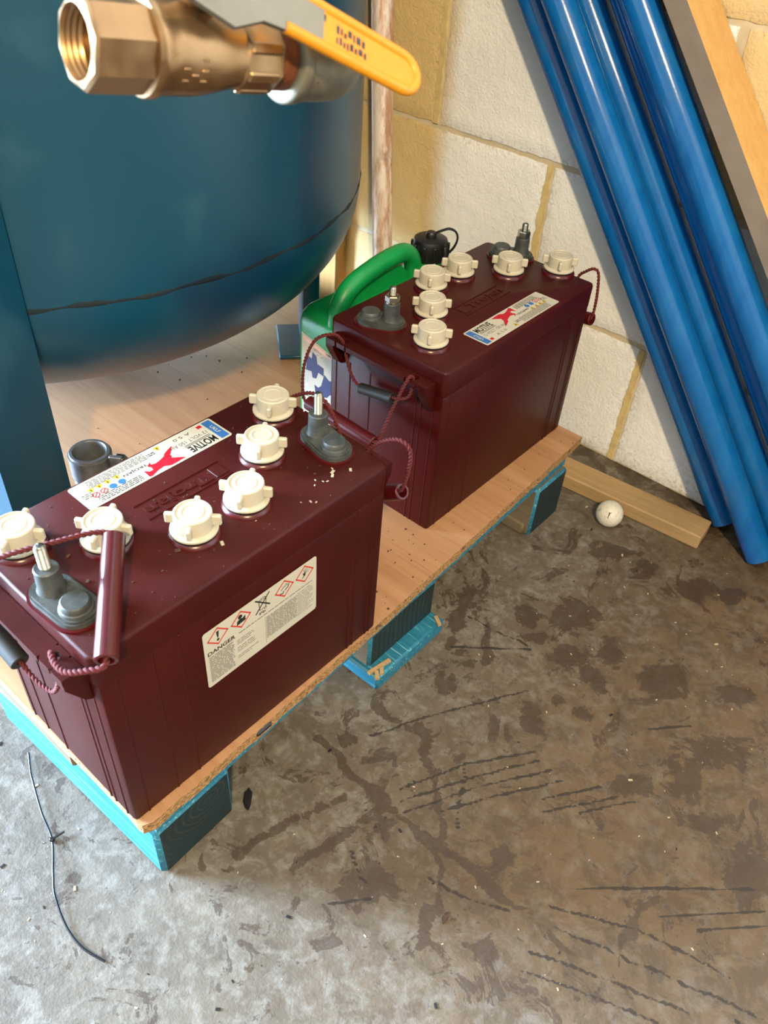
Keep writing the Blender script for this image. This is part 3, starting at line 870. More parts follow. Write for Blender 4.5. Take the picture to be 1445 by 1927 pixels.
def rope(T, W2L, pts, r=.0021, name='cord'):
    return rope_mb([W2L(p) for p in pts], r).build(name, M_ROPE, T, smooth=60)
def grip_tube(T, W2L, a, b, r=.0092, ri=.0062, mat=None, name='grip_tube'):
    a = Vector(W2L(a)); b = Vector(W2L(b)); d = b-a
    M = Matrix.Translation(a) @ d.to_track_quat('Z', 'Y').to_matrix().to_4x4(); L = d.length
    mb = MB(); mb.lathe([(ri, .001), (ri, 0), (r-.0008, 0), (r, .0008), (r, L-.0008), (r-.0008, L), (ri, L), (ri, L-.001), (ri, 0.001)], 24, M, cap=False)
    return mb.build(name, mat or M_MAROON_GLOSS, T, smooth=40)

ZB = HB
WR = math.radians(-52)
TOP = ZB+BH_
B1, W1, P1 = battery('maroon battery nearest the camera, danger label on its side, cord tube across its lid',
    (.2370, -.99245), 1.559244, ZB,
    [(.029, .144), (.083, .099), (.142, .055), (.200, .053), (.258, .096), (.312, .139)],
    [(.0185, .077, .0205, .046), (.3165, .078, .311, .050)], False,
    (.2597, .1800, math.pi), (.170, .108, math.pi, .092), WR-1.559)
# danger label on the long side facing +X (v = 0)
Md = Matrix.Translation((.0985-BL_/2, -BW_/2-.0001, .190-.0745)) @ Matrix.Rotation(math.pi/2, 4, 'X') @ Matrix.Scale(.001, 4)
build_danger_label(B1, Md)
grip_tube(B1, W1, (.2520, -.9868, TOP+.0102), (.1705, -.9175, TOP+.0340))
rope(B1, W1, [(.2000, -1.0030, TOP-.020), (.2005, -1.0035, TOP-.010), (.2120, -1.0080, TOP-.007), (.2290, -1.0090, TOP-.003), (.2440, -1.0010, TOP+.004), (.2540, -.9900, TOP+.0085), (.2450, -.9808, TOP+.0115)], .0025)
rope(B1, W1, [(.1760, -.9225, TOP+.0325), (.1690, -.9185, TOP+.0360), (.1600, -.9290, TOP+.0385), (.1480, -.9560, TOP+.0385), (.1330, -.9860, TOP+.0360), (.1080, -1.0060, TOP+.0180), (.0905, -1.0050, TOP-.004), (.0895, -1.0030, TOP-.020)], .0023)
# second short cord with black sleeve hanging under the near ledge
rope(B1, W1, [(.1990, -1.0020, TOP-.024), (.1965, -1.0040, TOP-.050), (.1830, -1.0060, TOP-.074), (.1600, -1.0080, TOP-.078), (.1350, -1.0080, TOP-.070)], .0021)
grip_tube(B1, W1, (.1400, -1.0085, TOP-.072), (.0800, -1.0085, TOP-.055), .0085, .003, M_RUBBER, 'rubber_sleeve')
# far end cord
rope(B1, W1, [(.0890, -.6460, TOP-.022), (.0900, -.6450, TOP-.003), (.1080, -.6440, TOP+.0130), (.1280, -.6440, TOP+.0225), (.1450, -.6440, TOP+.0190), (.1560, -.6430, TOP+.003), (.1600, -.6360, TOP-.030), (.1580, -.6300, TOP-.085), (.1560, -.6300, TOP-.106)], .0021)
rope(B1, W1, [(.2010, -.6450, TOP-.022), (.2040, -.6440, TOP-.008), (.2210, -.6430, TOP+.0110), (.2390, -.6430, TOP+.0225), (.2510, -.6420, TOP+.0210), (.2555, -.6410, TOP+.010), (.2530, -.6400, TOP-.015), (.2460, -.6380, TOP-.040), (.2380, -.6340, TOP-.047)], .0021)
grip_tube(B1, W1, (.2440, -.6330, TOP-.047), (.1500, -.6300, TOP-.110))

B2, W2, P2 = battery('maroon battery against the block wall, its label toward the front edge, nuts on the studs',
    (.18125, -.48475), 1.568783, ZB,
    [(.039, .055), (.096, .100), (.154, .146), (.212, .144), (.270, .101), (.327, .055)],
    [(.039, .1180, .0265, .1400), (.3230, .1170, .3085, .1400)], True,
    (.0880, .0055, 0.0), (.180, .079, 0.0, .092), WR-1.569)
H2 = -.4985
rope(B2, W2, [(.0345, H2, TOP-.022), (.0345, H2-.003, TOP-.012), (.0310, -.5150, TOP+.001), (.0160, -.5300, TOP-.008), (.0080, -.5400, TOP-.040), (.0130, -.5480, TOP-.075), (.0230, -.5500, TOP-.086), (.0400, -.5500, TOP-.086)], .0021)
rope(B2, W2, [(.1455, H2, TOP-.022), (.1455, H2-.003, TOP-.012), (.1480, -.5150, TOP-.010), (.1380, -.5250, TOP-.050), (.1340, -.5400, TOP-.085), (.1290, -.5490, TOP-.089), (.1150, -.5500, TOP-.088)], .0021)
grip_tube(B2, W2, (.0250, -.5500, TOP-.0835), (.1340, -.5500, TOP-.0885))
rope(B2, W2, [(.0365, -.4970, TOP-.024), (.0400, -.4985, TOP-.035), (.0480, -.4990, TOP-.052), (.0580, -.5000, TOP-.061), (.0720, -.5000, TOP-.063)], .0021)
rope(B2, W2, [(.1120, -.5000, TOP-.056), (.1290, -.5000, TOP-.051), (.1410, -.4985, TOP-.042), (.1440, -.4970, TOP-.024)], .0021)
grip_tube(B2, W2, (.0660, -.5000, TOP-.0655), (.1180, -.5000, TOP-.0555), .0068, .003, M_RUBBER, 'rubber_sleeve')
rope(B2, W2, [(.1460, -.1345, TOP-.022), (.1480, -.1320, TOP-.006), (.1570, -.1330, TOP+.004), (.1680, -.1340, TOP+.012), (.1770, -.1345, TOP+.008), (.1830, -.1350, TOP-.022), (.1840, -.1350, TOP-.052), (.1790, -.1340, TOP-.063)], .0021)
grip_tube(B2, W2, (.1840, -.1330, TOP-.0600), (.1000, -.1250, TOP-.075))
rope(B2, W2, [(.0345, -.1345, TOP-.022), (.0345, -.1330, TOP-.012), (.0420, -.1260, TOP-.030), (.0800, -.1240, TOP-.070), (.1040, -.1250, TOP-.076)], .0021)

# crumbs of dirt lying on the lids
def lid_dirt(M0, spots, name, label):
    r = random.Random(12); mb = MB()
    for u, v, s in spots:
        p = M0 @ Vector((u-BL_/2, v-BW_/2, BH_))
        mb.box(-s, s*r.uniform(.8, 2), -s*.7, s*.8, 0, s*r.uniform(.6, 1.1), s*.25, 1, Matrix.Translation(p) @ Matrix.Rotation(r.uniform(0, 3), 4, 'Z'))
    o = mb.build(name, M_DIRT); o['kind'] = 'stuff'; return tag(o, label, 'crumbs')
r = random.Random(21)
def ok(u, v, caps, terms):
    for a, b in caps:
        if math.hypot(u-a, v-b) < .026: return False
    for a, b, c, d in terms:
        if math.hypot(u-a, v-b) < .023 or math.hypot(u-c, v-d) < .023 or math.hypot(u-(a+c)/2, v-(b+d)/2) < .023: return False
    return True
c1 = [(.029, .144), (.083, .099), (.142, .055), (.200, .053), (.258, .096), (.312, .139)]; t1 = [(.0185, .077, .0205, .046), (.3165, .078, .311, .050)]
sp = [(.103, .123, .0030), (.118, .048, .0026), (.045, .070, .0018), (.050, .106, .0016)]
for _ in range(190):
    u, v = r.uniform(.006, .33)**1.0, r.uniform(.006, .176)
    if ok(u, v, c1, t1) and not (.09 < u < .265 and v > .138): sp.append((u, v, r.uniform(.0003, .0009)))
MB1 = Matrix.Translation(B1.location) @ Matrix.Rotation(1.559244, 4, 'Z')
lid_dirt(MB1, sp, 'crumbs', 'gritty crumbs scattered over the lid of the near battery')
# pale flakes near the far terminal of the near battery
mb = MB(); r = random.Random(5)
for u, v, s in ((.288, .030, .0030), (.284, .026, .0026), (.303, .020, .0026), (.292, .034, .0016), (.262, .028, .0013), (.268, .033, .0012), (.272, .027, .0012), (.275, .024, .0014), (.243, .014, .0018), (.246, .010, .0014), (.150, .028, .0030), (.236, .020, .0010), (.300, .120, .0012), (.285, .13, .0011), (.19, .03, .0010)):
    p = MB1 @ Vector((u-BL_/2, v-BW_/2, BH_))
    s *= .72; mb.box(-s, s*1.6, -s*.7, s*.7, 0, s*.4, s*.15, 1, Matrix.Translation(p) @ Matrix.Rotation(r.uniform(0, 3), 4, 'Z'))
o = mb.build('flakes', M_FLAKE); o['kind'] = 'stuff'; tag(o, 'pale flakes lying beside the far terminal on the near battery lid', 'flakes')

# ------------------------------------------------------------------ teal pressure tank
TC = Vector((-.519, -.547, 0)); TR, TZ, TBD, TN = .460, .438, .224, 2.2
tank = thing('pressure_tank', 'large teal steel pressure tank on legs with a rounded bottom', 'tank', (TC.x, TC.y, HB))
Tl = lambda x, y, z: (x-TC.x, y-TC.y, z-HB)
mb = MB(); prof = [(.001, TZ-TBD-HB)]
K = 24
for i in range(K):
    a = math.pi/2*(1-(i+1)/K); c_, s_ = max(0, math.cos(a)), max(0, math.sin(a))
    prof.append((TR*c_**(2/TN), TZ-TBD*s_**(2/TN)-HB))
prof += [(TR, TZ+.3-HB), (TR, 1.62-HB), (TR*.9, 1.75-HB), (TR*.5, 1.84-HB), (.001, 1.86-HB)]
mb.lathe(prof, 128, None, cap=False); mb.build('vessel', M_TANK, tank, smooth=50)
# weld seam: slightly uneven bead around the joint of shell and dished end
mb = MB(); pts = []; r = random.Random(8)
n = 160
vs = []; fs = []
for i in range(n):
    a = 2*math.pi*i/n
    for q in range(6):
        th = 2*math.pi*q/6; rr = .0035+.0008*math.sin(i*1.7)+r.uniform(-.0004, .0004)
        vs.append(((TR-.0015+rr*math.cos(th)*.7)*math.cos(a), (TR-.0015+rr*math.cos(th)*.7)*math.sin(a), TZ-HB+.0012*math.sin(i*.9)+rr*math.sin(th)))
for i in range(n):
    for q in range(6):
        fs.append((i*6+q, ((i+1) % n)*6+q, ((i+1) % n)*6+(q+1) % 6, i*6+(q+1) % 6))
mb.add(vs, fs); mb.build('weld_seam', M_WELD, tank, smooth=60)
mb = MB(); mb.lathe([(.03, TZ-TBD-HB+.01), (.03, TZ-TBD-HB-.03), (.018, TZ-TBD-HB-.03), (.018, TZ-TBD-HB-.05), (.001, TZ-TBD-HB-.05)], 20); mb.build('drain_boss', M_DARKSTEEL, tank, smooth=40)
for k in range(4):
    a = math.radians((-33.2, 50, 140, 232)[k])
    rad = Vector((math.cos(a), math.sin(a), 0)); tg = Vector((-math.sin(a), math.cos(a), 0))
    M = Matrix((tuple(rad)+(0,), tuple(tg)+(0,), (0, 0, 1, 0), (0, 0, 0, 1))).transposed()
    mb = MB()
    if k == 0:
        # flat-faced channel leg, its far edge on the ray seen beside the steel pipe stub
        lp = [(-.1300, -.8020), (-.0905, -.8915), (-.1400, -.9010), (-.1750, -.8220)]
        lb = MB(); lb.prism([(a_-TC.x, b_-TC.y) for a_, b_ in lp], .006, .64-HB)
        leg = lb.build('leg', M_TANK, tank)
        fp = MB(); fp.prism([(a_-TC.x, b_-TC.y) for a_, b_ in ((-.115, -.785), (-.070, -.905), (-.160, -.925), (-.205, -.805))], 0, .008)
        fp.build('foot_plate', M_TANK, leg); continue
    else:
        y1 = .045; y0 = -.045; x1 = .400; x0 = .372; zt = .345-HB
    mb.box(x0, x1, y0, y1, .006, zt, .004, 2, M)
    leg = mb.build('leg', M_TANK, tank, smooth=40)
    mb = MB(); mb.box(x0-(.085 if k == 0 else .040), x1+.008, y0-.01, y1+.01, 0, .008, .002, 1, M); mb.build('foot_plate', M_TANK, leg, smooth=40)

# short steel pipe stub with clamp bolt standing on the board beside the front leg
C = (-.1395, -.7640)
stub = thing('steel_pipe_stub', 'short upright steel pipe end with a clamp bolt beside the teal front leg', 'pipe', (C[0], C[1], HB))
mb = MB(); h = .235-HB
mb.lathe([(.0190, .002), (.0190, 0), (.0245, 0), (.0245, h-.0015), (.0238, h), (.0205, h), (.0192, h-.002), (.0190, .002)], 40, None, cap=False)
mb.build('pipe', M_DARKSTEEL, stub, smooth=40)
mb = MB(); mb.lathe([(.0244, h-.034), (.0262, h-.0335), (.0262, h-.0035), (.0244, h-.003)], 40, None, cap=False)
clamp = mb.build('clamp_band', M_DARKSTEEL, stub, smooth=40)
a = math.radians(36); Mb = Matrix.Rotation(a, 4, 'Z') @ Matrix.Translation((.039, 0, h-.009))
mb = MB(); mb.box(-.012, .004, -.010, -.004, -.010, .010, .001, 1, Mb); mb.build('clamp_lug', M_DARKSTEEL, clamp)
mb = MB(); Mx = Mb @ Matrix.Rotation(math.radians(100), 4, 'X')
mb.lathe([(.0095, -.002), (.0095, .006), (.0080, .0075)], 6, Mx); mb.lathe([(.005, .0075), (.005, .012), (.004, .013)], 16, Mx)
mb.build('hex_bolt', M_STEEL, clamp, smooth=30)

# ------------------------------------------------------------------ brass ball valve
VA = Vector((.62462, -1.15387, .86805))+.37*(Vector((-.456, .590, -.667))+Vector((.755, .653, .061))*(-.3789)+Vector((-.471, .475, .743))*.5762)
ax = Vector((.134, .978, -.150)).normalized()
sv = Vector((.77, -.107, .625)); sv = (sv-ax*sv.dot(ax)).normalized(); tv = sv.cross(ax)
MV = Matrix((tuple(ax)+(0,), tuple(tv)+(0,), tuple(sv)+(0,), (0, 0, 0, 1))).transposed()     # local x along the valve, z along its stem
valve = thing('ball_valve', 'brass ball valve with a yellow lever in front of the teal tank', 'valve', VA)
AX = MV @ Matrix.Rotation(math.pi/2, 4, 'Y')       # lathe z -> valve x
mb = MB()
RH = Matrix.Rotation(math.radians(22), 4, 'Z')
mb.lathe([(.0192, .0008), (.0208, .0022), (.0210, .0040), (.0210, .0315)], 8, AX @ RH, cap=False)
mb.lathe([(.0158, .0), (.0150, .002), (.0158, .0032), (.0148, .0046), (.0156, .0060), (.0146, .0075), (.0155, .009), (.0146, .0105), (.0150, .012), (.0140, .024), (.011, .026), (.0001, .026)], 40, AX, cap=False)
vs = []; fs = []
for i in range(64):
    a = 2*math.pi*i/64
    b_ = (a-math.radians(22)) % (math.pi/4)-math.pi/8
    rr = .0192*math.cos(math.pi/8)/math.cos(b_)
    vs += [(.0158*math.cos(a), .0158*math.sin(a), .0000), (rr*math.cos(a), rr*math.sin(a), .0008)]
for i in range(64): fs.append((2*i, 2*i+1, (2*i+3) % 128, (2*i+2) % 128))
mb.add(vs, fs, AX)
mb.lathe([(.0196, .0300), (.0222, .0310), (.0228, .0330), (.0228, .0360), (.0216, .0385), (.0212, .0440), (.0212, .0560), (.0205, .0640), (.0190, .0720), (.0174, .0790), (.0168, .0840)], 40, AX)
mb.lathe([(.0168, .0820), (.0182, .0835), (.0186, .0850), (.0186, .1050), (.0176, .1064)], 8, AX @ Matrix.Rotation(.3, 4, 'Z'))
body = mb.build('valve_body', M_BRASS, valve, smooth=35)
for k in range(3):
    mb = MB(); A_ = math.radians(-70-k*45)
    mb.box(.0845, .1035, -.0030, .0030, .0165, .0190, .001, 1, MV @ Matrix.Rotation(A_+math.pi, 4, 'X'))
    mb.build('raised_rib', M_BRASS, body, smooth=35)
mb = MB()
for k, (x, q) in enumerate(((.0460, -112), (.0460, -128), (.0560, -112), (.0560, -126), (.0560, -140), (.051, -120))):
    mb.box(x-.0018, x+.0018, -.0007, .0007, .0205, .0218, .0003, 1, MV @ Matrix.Rotation(math.radians(q+180), 4, 'X'))
mb.build('cast_marking', M_BRASS, body, smooth=35)['kind'] = 'stuff'
mb = MB(); prof = [(.014, .1055)]
x = .1058
while x < .1160: prof += [(.0172, x), (.0160, x+.0007)]; x += .0014
mb.lathe(prof, 32, AX); mb.build('threaded_nipple', M_RUST, valve, smooth=60)
# galvanised elbow and the pipe running back to the tank
wd = Vector((-.68, .695, -.229)).normalized()
e0 = ax*.0965; cen = ax*.119
pts = [ax*.1165, ax*.126]
for k in range(9):
    t = k/8
    p0 = ax*.128; p1 = ax*.146; p2 = ax*.146+wd*.022
    pts.append((1-t)**2*p0+2*t*(1-t)*p1+t*t*p2)
pts += [pts[-1]+wd*.010]
mb = MB(); mb.tube(pts, .0222, 32)
mb.lathe([(.0168, .1152), (.0226, .1150), (.0238, .1162), (.0238, .1210), (.0222, .1226)], 36, AX)
mb.build('elbow', M_GALV, valve, smooth=50)
q0 = pts[-1]; d_ = wd
mb = MB(); mb.tube([q0-wd*.005, q0+wd*.440], .0165, 24); mb.build('feed_pipe', M_GALV, valve, smooth=50)
# stem, gland nut and lever
ctr = ax*.055+Vector((-.471, .475, .743))*.0200
lv = Vector((.421, .826, -.387)); lv = (lv-sv*lv.dot(sv)).normalized(); bv = sv.cross(lv)
ML = Matrix((tuple(lv)+(0,), tuple(bv)+(0,), tuple(sv)+(0,), (0, 0, 0, 1))).transposed(); ML.translation = ctr
mb = MB(); mb.lathe([(.0120, .014), (.0118, .0255), (.0105, .0262)], 28, ML); mb.lathe([(.0090, .0262), (.0090, .0300)], 6, ML); mb.lathe([(.0050, .030), (.0050, .0440)], 18, ML)
mb.build('stem', M_BRASS, valve, smooth=40)
mb = MB()
prof = [(-.0150, .0308), (.0130, .0308), (.0260, .0340), (.0600, .0340)]
hw = [.0190, .0230, .0150, .0104]
vs = []; fs = []
for (x, z), w_ in zip(prof, hw): vs += [(x, -w_, z), (x, w_, z), (x, w_, z+.0026), (x, -w_, z+.0026)]
for i in range(3):
    for q in range(4): fs.append((i*4+q, i*4+(q+1) % 4, (i+1)*4+(q+1) % 4, (i+1)*4+q))
fs += [(3, 2, 1, 0), (12, 13, 14, 15)]
mb.add(vs, fs, ML)
lever = mb.build('lever', M_LEVER, valve, smooth=30)
mb = MB(); mb.lathe([(.0085, .0335), (.0085, .0405), (.0070, .0415)], 6, ML); mb.build('lever_nut', M_STEEL, lever, smooth=30)
# vinyl sleeve with a rolled edge
out = [(.0385, -.0108), (.112, -.0100)]+[(.112+.0108*math.sin(a), -.0100*math.cos(a)) for a in np.linspace(.2, math.pi-.2, 10)]+[(.112, .0100), (.0385, .0108)]
mb = MB(); mb.prism(out, .0322, .0360, ML)
for i in range(len(out)): pass
rim = [ML @ Vector((x, y, .0348)) for x, y in out]
mb.tube(rim, .0030, 10)
sleeve = mb.build('vinyl_sleeve', M_YELLOW, lever, smooth=60)
mb = MB(); r = random.Random(4)
for row, (x0, x1, y) in enumerate(((.043, .060, .0045), (.044, .055, -.0030), (.068, .085, .0020), (.068, .087, -.0035))):
    x = x0
    while x < x1:
        w_ = r.uniform(.0012, .0030)
        for q in range(2):
            hgt = r.uniform(.0018, .0042); yy = y+r.uniform(-.0012, .0012)
            quad(mb, x, x+w_, yy-hgt/2, yy+hgt/2, .03612, ML)
        x += w_+.0008
mb.build('worn_print', M_GREYD, sleeve)['kind'] = 'stuff'

# ------------------------------------------------------------------ green fuel can
GC = (-.0755, -.2870)
can = thing('fuel_can', 'green plastic fuel can with a black cap between the tank and the far battery', 'fuel can', (GC[0], GC[1], HB))
def can_body():
    mb = MB()
    hx, hy = .0615, .1230
    rings = [(0, .94, .0), (.004, 1, .0), (.150, 1, 0), (.163, .995, 0), (.172, .96, .002), (.182, .86, .006), (.188, .70, .010)]
    vs = []; fs = []; n = 0
    for z, s_, sh in rings:
        p = round_rect(-hx*s_, hx*s_, -hy+ (hy*(1-s_))*.55, hy-(hy*(1-s_))*.5, .011*s_, 5)
        n = len(p); vs += [(x, y, z) for x, y in p]
    for k in range(len(rings)-1):
        for i in range(n): fs.append((k*n+i, k*n+(i+1) % n, (k+1)*n+(i+1) % n, (k+1)*n+i))
    fs.append(tuple(range(n))[::-1]); fs.append(tuple((len(rings)-1)*n+i for i in range(n)))
    mb.add(vs, fs)
    # handle arch along the length
    hp = smooth_path([(0, -.106, .140), (0, -.107, .175), (0, -.097, .202), (0, -.074, .220), (0, -.035, .230), (0, .004, .235), (0, .034, .234), (0, .053, .221), (0, .062, .197), (0, .066, .160)], 6)
    mb.tube(hp, .0135, 20, flat=1.0)
    # thin web under the arch, recessed behind the grip
    web = [(-.098, .160), (-.098, .186), (-.084, .204), (-.02, .216), (.03, .216), (.052, .196), (.058, .160)]
    mb.prism(web, -.0035, .0035, Matrix(((0, 0, 1, 0), (1, 0, 0, 0), (0, 1, 0, 0), (0, 0, 0, 1))) @ Matrix.Translation((0, 0, -.004)))
    mb.lathe([(.046, .165), (.040, .190), (.030, .200), (.0250, .205), (.0250, .215)], 28, Matrix.Translation((0, .0960, 0)) @ Matrix.Scale(.9, 4, (0, 1, 0)))
    return mb.build('can_body', M_GREEN, can, smooth=45)
can_body()
mb = MB(); Mc = Matrix.Translation((0, .0985, .206))
mb.lathe([(.0262, .001), (.0268, .003), (.0268, .026), (.0250, .031), (.0215, .033), (.0080, .034), (.0080, .039), (.0066, .041), (.0001, .041)], 36, Mc)
for k in range(10):
    mb.box(.0262, .0296, -.0030, .0030, .004, .0265, .0006, 1, Mc @ Matrix.Rotation(2*math.pi*k/10, 4, 'Z'))
cap = mb.build('screw_cap', M_BLACK, can, smooth=40)
rx = Vector((.755, .653, 0)).normalized()
pts = [Vector((0, .0985, .245))+rx*a+Vector((0, 0, b)) for a, b in ((.004, -.001), (.014, .004), (.026, .008), (.036, .004), (.040, -.006), (.037, -.018), (.031, -.027), (.024, -.033), (.020, -.036))]
mb = MB(); mb.tube(smooth_path(pts, 5), .0034, 8, flat=.5, up=tuple(rx)); mb.build('retaining_strap', M_BLACK, cap, smooth=60)
# white printed label on the near face
Ml = Matrix.Translation((-.0515, -.1232, .004)) @ Matrix.Rotation(math.pi/2, 4, 'X') @ Matrix.Scale(.001, 4)
mb = MB(); mb.prism([(0, 2), (4, 0), (108, 0), (112, 4), (112, 120), (90, 122), (50, 128), (14, 137), (0, 141)], 0, .35, Ml); lab = mb.build('label', M_PAPER, can)
mb = MB()
G = lambda cx, cy, R_, t: [(cx+(R_ if k % 2 == 0 else R_*.72)*math.cos(2*math.pi*(k+.5*(k//2 % 2))/t), cy+(R_ if k % 2 == 0 else R_*.72)*math.sin(2*math.pi*k/t)) for k in range(t)]
for pts in ([(8, 108), (20, 104), (22, 116), (30, 112), (32, 100), (45, 98), (45, 84), (34, 86), (30, 74), (22, 72), (20, 82), (8, 80), (10, 94)],
            [(26, 62), (34, 60), (40, 66), (46, 88), (56, 82), (68, 84), (62, 74), (68, 62), (58, 58), (52, 50), (44, 48), (44, 40), (38, 46), (28, 48)]):
    poly(mb, pts, .42, Ml)
mb.build('navy_print', M_NAVYINK, lab)
mb = MB(); r = random.Random(14)
for k in range(34):
    x, y = r.uniform(4, 80), r.choice([r.uniform(14, 44), r.uniform(112, 124)]); quad(mb, x, x+r.uniform(2, 10), y, y+.9, .42, Ml)
add = [(14, 60), (18, 54), (24, 44)]
mb.build('small_print', M_GREY, lab)['kind'] = 'stuff'
mb = MB(); poly(mb, [(3, 128), (14, 127), (48, 119), (80, 113), (80, 118), (48, 125), (14, 133), (3, 136)], .42, Ml)
for cx, cy in ((10, 54), (22, 46), (34, 34)): poly(mb, [(cx, cy+5), (cx+3, cy), (cx, cy-5), (cx-3, cy)], .42, Ml)
mb.build('faded_red_print', plain('faded_red_ink', S(214, 178, 168), .5), lab)

# ------------------------------------------------------------------ blue pipes, timber, pole against the wall
PD = [('leftmost blue pipe of the leaning row, flat against the white block wall', (.4602, -.030), (-.0938, -.030), .7),
      ('second blue pipe from the left, its cut foot standing nearest the camera', (.5322, -.067), (-.0229, -.067), .7),
      ('third blue pipe from the left in the leaning row', (.5569, -.0235), (-.0088, -.0235), .7),
      ('blue pipe mostly hidden behind the fourth, only a dark sliver showing', (.6228, -.0225), (.0584, -.0225), .7),
      ('rightmost blue pipe in the leaning row, scuffed, beside the pine plank', (.6764, -.067), (.1012, -.067), .7)]
PD = [PD[0], PD[1], PD[2], PD[3], PD[4]]
for k, (lb, b, t_, zt) in enumerate(PD):
    d = Vector((t_[0]-b[0], t_[1]-b[1], zt)); r_ = .0213+(.0009 if k == 2 else 0)
    z0 = .0135+(.004 if k == 0 else 0)
    base = Vector((b[0], b[1], 0))+d*(z0/zt)
    dn = d.normalized()
    L = 1.62
    T = thing('plastic_pipe', lb, 'pipe', base, group='blue pipes leaning on the wall')
    M = dn.to_track_quat('Z', 'Y').to_matrix().to_4x4()
    mb = MB(); mb.lathe([(.0185, .002), (.0185, 0), (r_-.0006, 0), (r_, .0006), (r_, L*.5), (r_, L), (.0185, L), (.0185, .002)], 36, M, cap=False)
    o = mb.build('tube', M_PIPE, T, smooth=50)
# pine plank on edge, leaning the same way
f0 = Vector((.168+.03, -.088, .696)); 
dirp = Vector((.156, 0, -.181)).normalized()          # down the plank
nrm = Vector((.757, 0, .653))                          # toward its right / upper face
# front-left edge at y=-.088 passes x,z of the grey/pine boundary
def on(xz, t): return Vector((xz[0], 0, xz[1]))+dirp*t
e_l = Vector((.1800-.0, 0, .7000))
plank = thing('timber_plank', 'planed pine plank leaning on its edge right of the blue pipes', 'plank', (0, 0, 0))
mb = MB()
th, dp = .0250, .0860
base = Vector((.1800, -.0880, .7001))                  # right front edge point
t0, t1 = -.75, .985
P = lambda t, a, y: tuple(base+dirp*t+nrm*(-a)+Vector((0, y, 0)))
vs = [P(t0, 0, 0), P(t0, th, 0), P(t0, th, dp), P(t0, 0, dp), P(t1, 0, 0), P(t1, th, 0), P(t1, th, dp), P(t1, 0, dp)]
mb.add(vs, [(0, 1, 2, 3), (7, 6, 5, 4), (0, 4, 5, 1), (1, 5, 6, 2), (2, 6, 7, 3), (3, 7, 4, 0)])
zmin = min(v[2] for v in vs)
o = mb.build('plank_board', [M_PINE, M_GREYEDGE], plank)
for p in o.data.polygons:
    if p.normal.y < -.9: p.material_index = 1  # front face greyer than the other plank faces
plank.location.z = 0.0

# tarnished pipe standing behind the can
a = Vector((-.2405, -.078, 0)); b = Vector((-.400, -.0215, 1.42))
tube = thing('copper_pipe', 'tarnished copper pipe leaning upright against the wall behind the fuel can', 'pipe', a)
mb = MB(); M = (b-a).to_track_quat('Z', 'Y').to_matrix().to_4x4(); L = (b-a).length
mb.lathe([(.0150, .001), (.0150, 0), (.0175, 0), (.0175, L), (.0150, L), (.0150, .001)], 32, M, cap=False); mb.build('tube', M_COPPER, tube, smooth=50)
# ochre post behind the tank
mb = MB(); mb.box(-.480, -.4150, -.030, -.0005, 0, 1.9, .002)
tag(mb.build('timber_post', M_OCHREWOOD), 'ochre timber post on the wall, half hidden behind the tank', 'post')
# batten on the floor by the wall
mb = MB(); mb.box(0, .322, 0, .050, 0, .026, .0022, 1)
o = mb.build('timber_batten', M_BATTEN); tag(o, 'dirty pale batten lying on the floor along the wall behind the golf ball', 'batten')
o.location = (.117, -.1325, 0.0); o.rotation_euler = (0, 0, math.radians(4.6))

# golf ball with dimples
def golf():
    bm = bmesh.new(); bmesh.ops.create_icosphere(bm, subdivisions=6, radius=1)
    n = 336; P_ = []
    for i in range(n):
        z = 1-2*(i+.5)/n; a = i*2.399963; rr = math.sqrt(1-z*z); P_.append((rr*math.cos(a), rr*math.sin(a), z))
    P_ = np.array(P_)
    co_ = np.array([v.co for v in bm.verts]); co_ /= np.linalg.norm(co_, axis=1)[:, None]
    d = np.arccos(np.clip((co_ @ P_.T).max(1), -1, 1))
    dep = np.clip(1-(d/.088)**2, 0, 1)*.018
    co_ = co_*(1-dep)[:, None]*.02134
    mb = MB(); mb.add(co_.tolist(), [[v.index for v in f.verts] for f in bm.faces]); bm.free()
    return mb
ball = thing('golf_ball', 'scuffed white golf ball on the floor beside the batten', 'ball', (.3040, -.1535, .0213))
golf().build('cover', M_GOLF, ball, smooth=80)
mb = MB()
vd = (Vector(CAM)-Vector((.304, -.1535, .0213))).normalized()
rr = Vector((.755, .653, .061)); uu = vd.cross(rr).normalized(); 
for pts in ([(-.0028, -.0075), (-.0010, -.0015), (.0004, .0022)], [(-.0022, -.0050), (.0012, .0006)], [(.0016, .0002), (.0026, .0016)]):
    pl = []
    for x, y in pts:
        v = (vd*.0195+rr*x+uu*y).normalized()*.0213; pl.append(v)
    mb.tube(pl, .0006, 6)
mb.build('ink_mark', M_INK, ball)

# black nylon strap on the concrete
pts = [(.0130, -.9970, .004), (.0390, -1.0100, .005), (.0870, -1.0270, .005), (.1230, -1.0370, .003), (.1580, -1.0570, .007), (.1780, -1.0680, .006), (.2100, -1.0770, .003), (.2390, -1.0780, .0025), (.2660, -1.0710, .0025)]
mb = MB(); pp = [pts[0]]+smooth_path(pts[1:], 10)
mb.tube(pp, .0012, 10, flat=.8)
strap = thing('cable_tie', 'thin black cable tie lying on the bare concrete left of the pallet', 'cable tie', (.123, -1.037, 0))
o = mb.build('strap', M_CABLE, strap, smooth=60); o.location = (-.123, 1.037, 0)
mb = MB(); mb.box(-.0028, .0028, -.0024, .0024, .0008, .0056, .0010); mb.tube([(0, 0, .004), (.0030, .0135, .0050)], .0013, 8)
mb.build('locking_head', M_CABLE, strap, smooth=40)

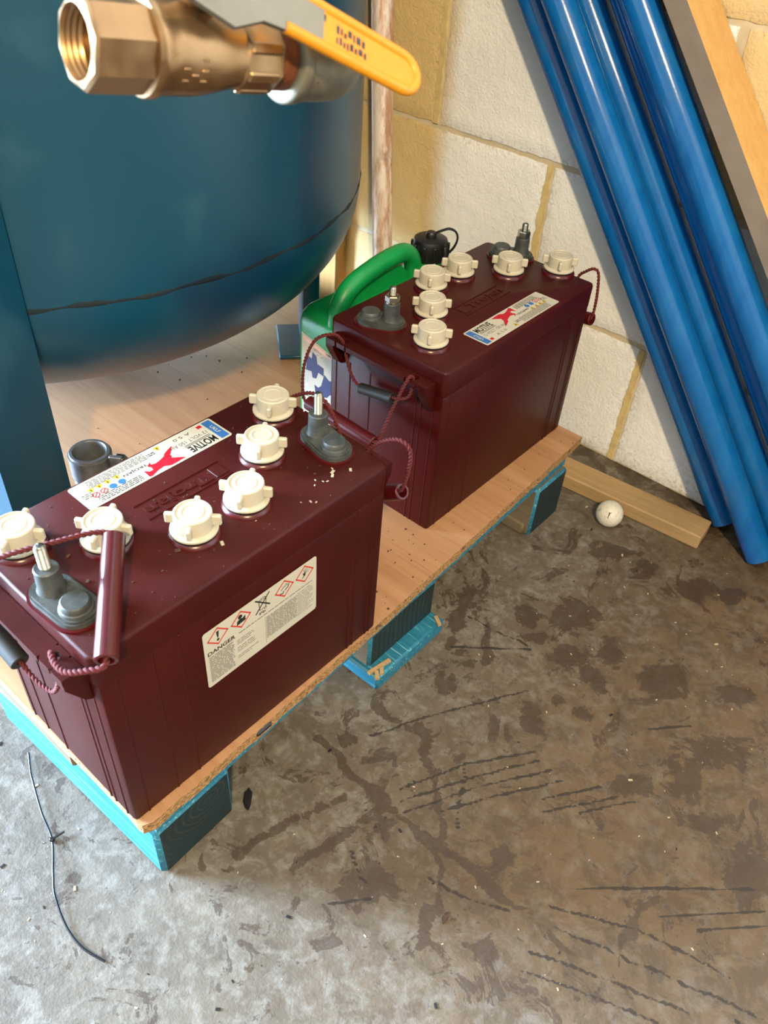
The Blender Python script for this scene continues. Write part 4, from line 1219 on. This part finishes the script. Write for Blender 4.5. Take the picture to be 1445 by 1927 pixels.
# small dark scrap by the front block
mb = MB(); r = random.Random(2)
pl = [(.0125*math.cos(a)*r.uniform(.8, 1.1), .0052*math.sin(a)*r.uniform(.8, 1.2)) for a in np.linspace(0, 2*math.pi, 15)[:-1]]
mb.prism(pl, 0, .0028); mb.prism([(x*.7, y*.7) for x, y in pl], .0028, .0046)
o = mb.build('rubber_scrap', M_BLACK, smooth=40); tag(o, 'small black rubber scrap on the concrete beside the front pallet block', 'scrap')
o.location = (.2400, -.8640, 0.0); o.rotation_euler = (0, 0, math.radians(134))
mb = MB(); mb.prism([(x*.55, y*.55) for x, y in pl], 0, .0022)
o = mb.build('bark_scrap', M_DIRT, smooth=40); tag(o, 'tiny dark bark scrap on the stained concrete far from the pallet', 'scrap')
o.location = (.486, -.815, 0); o.rotation_euler = (0, 0, math.radians(95))

# pale chips over the concrete
mb = MB(); r = random.Random(17)
for k in range(170):
    x = r.uniform(.26, .80); y = r.uniform(-1.1, -.07) if k % 3 else r.uniform(-.55, -.2)
    if k > 140: x = r.uniform(-.05, .24); y = r.uniform(-1.12, -1.0)
    s = r.choice([.0004, .0005, .0007, .0009, .0012]) if r.random() < .95 else .0020
    mb.box(-s, s*1.5, -s*.6, s*.6, 0, s*.5, 0, 1, Matrix.Translation((x, y, 0)) @ Matrix.Rotation(r.uniform(0, 3.1), 4, 'Z'))
o = mb.build('wood_chips', M_FLAKE); o['kind'] = 'stuff'; tag(o, 'pale wood chips scattered over the stained concrete', 'chips')
mb = MB(); r = random.Random(19)
for k in range(120):
    x = r.uniform(-.05, .8); y = r.uniform(-1.2, -.1)
    if x < .26 and y > -1.0: continue
    s = r.choice([.0006, .0008, .0011, .0018])
    mb.box(-s, s*1.7, -s*.7, s*.7, 0, s*.5, 0, 1, Matrix.Translation((x, y, 0)) @ Matrix.Rotation(r.uniform(0, 3.1), 4, 'Z'))
o = mb.build('grit', M_BLACK); o['kind'] = 'stuff'; tag(o, 'black grit scattered over the concrete floor', 'grit')
bpy.context.view_layer.update()
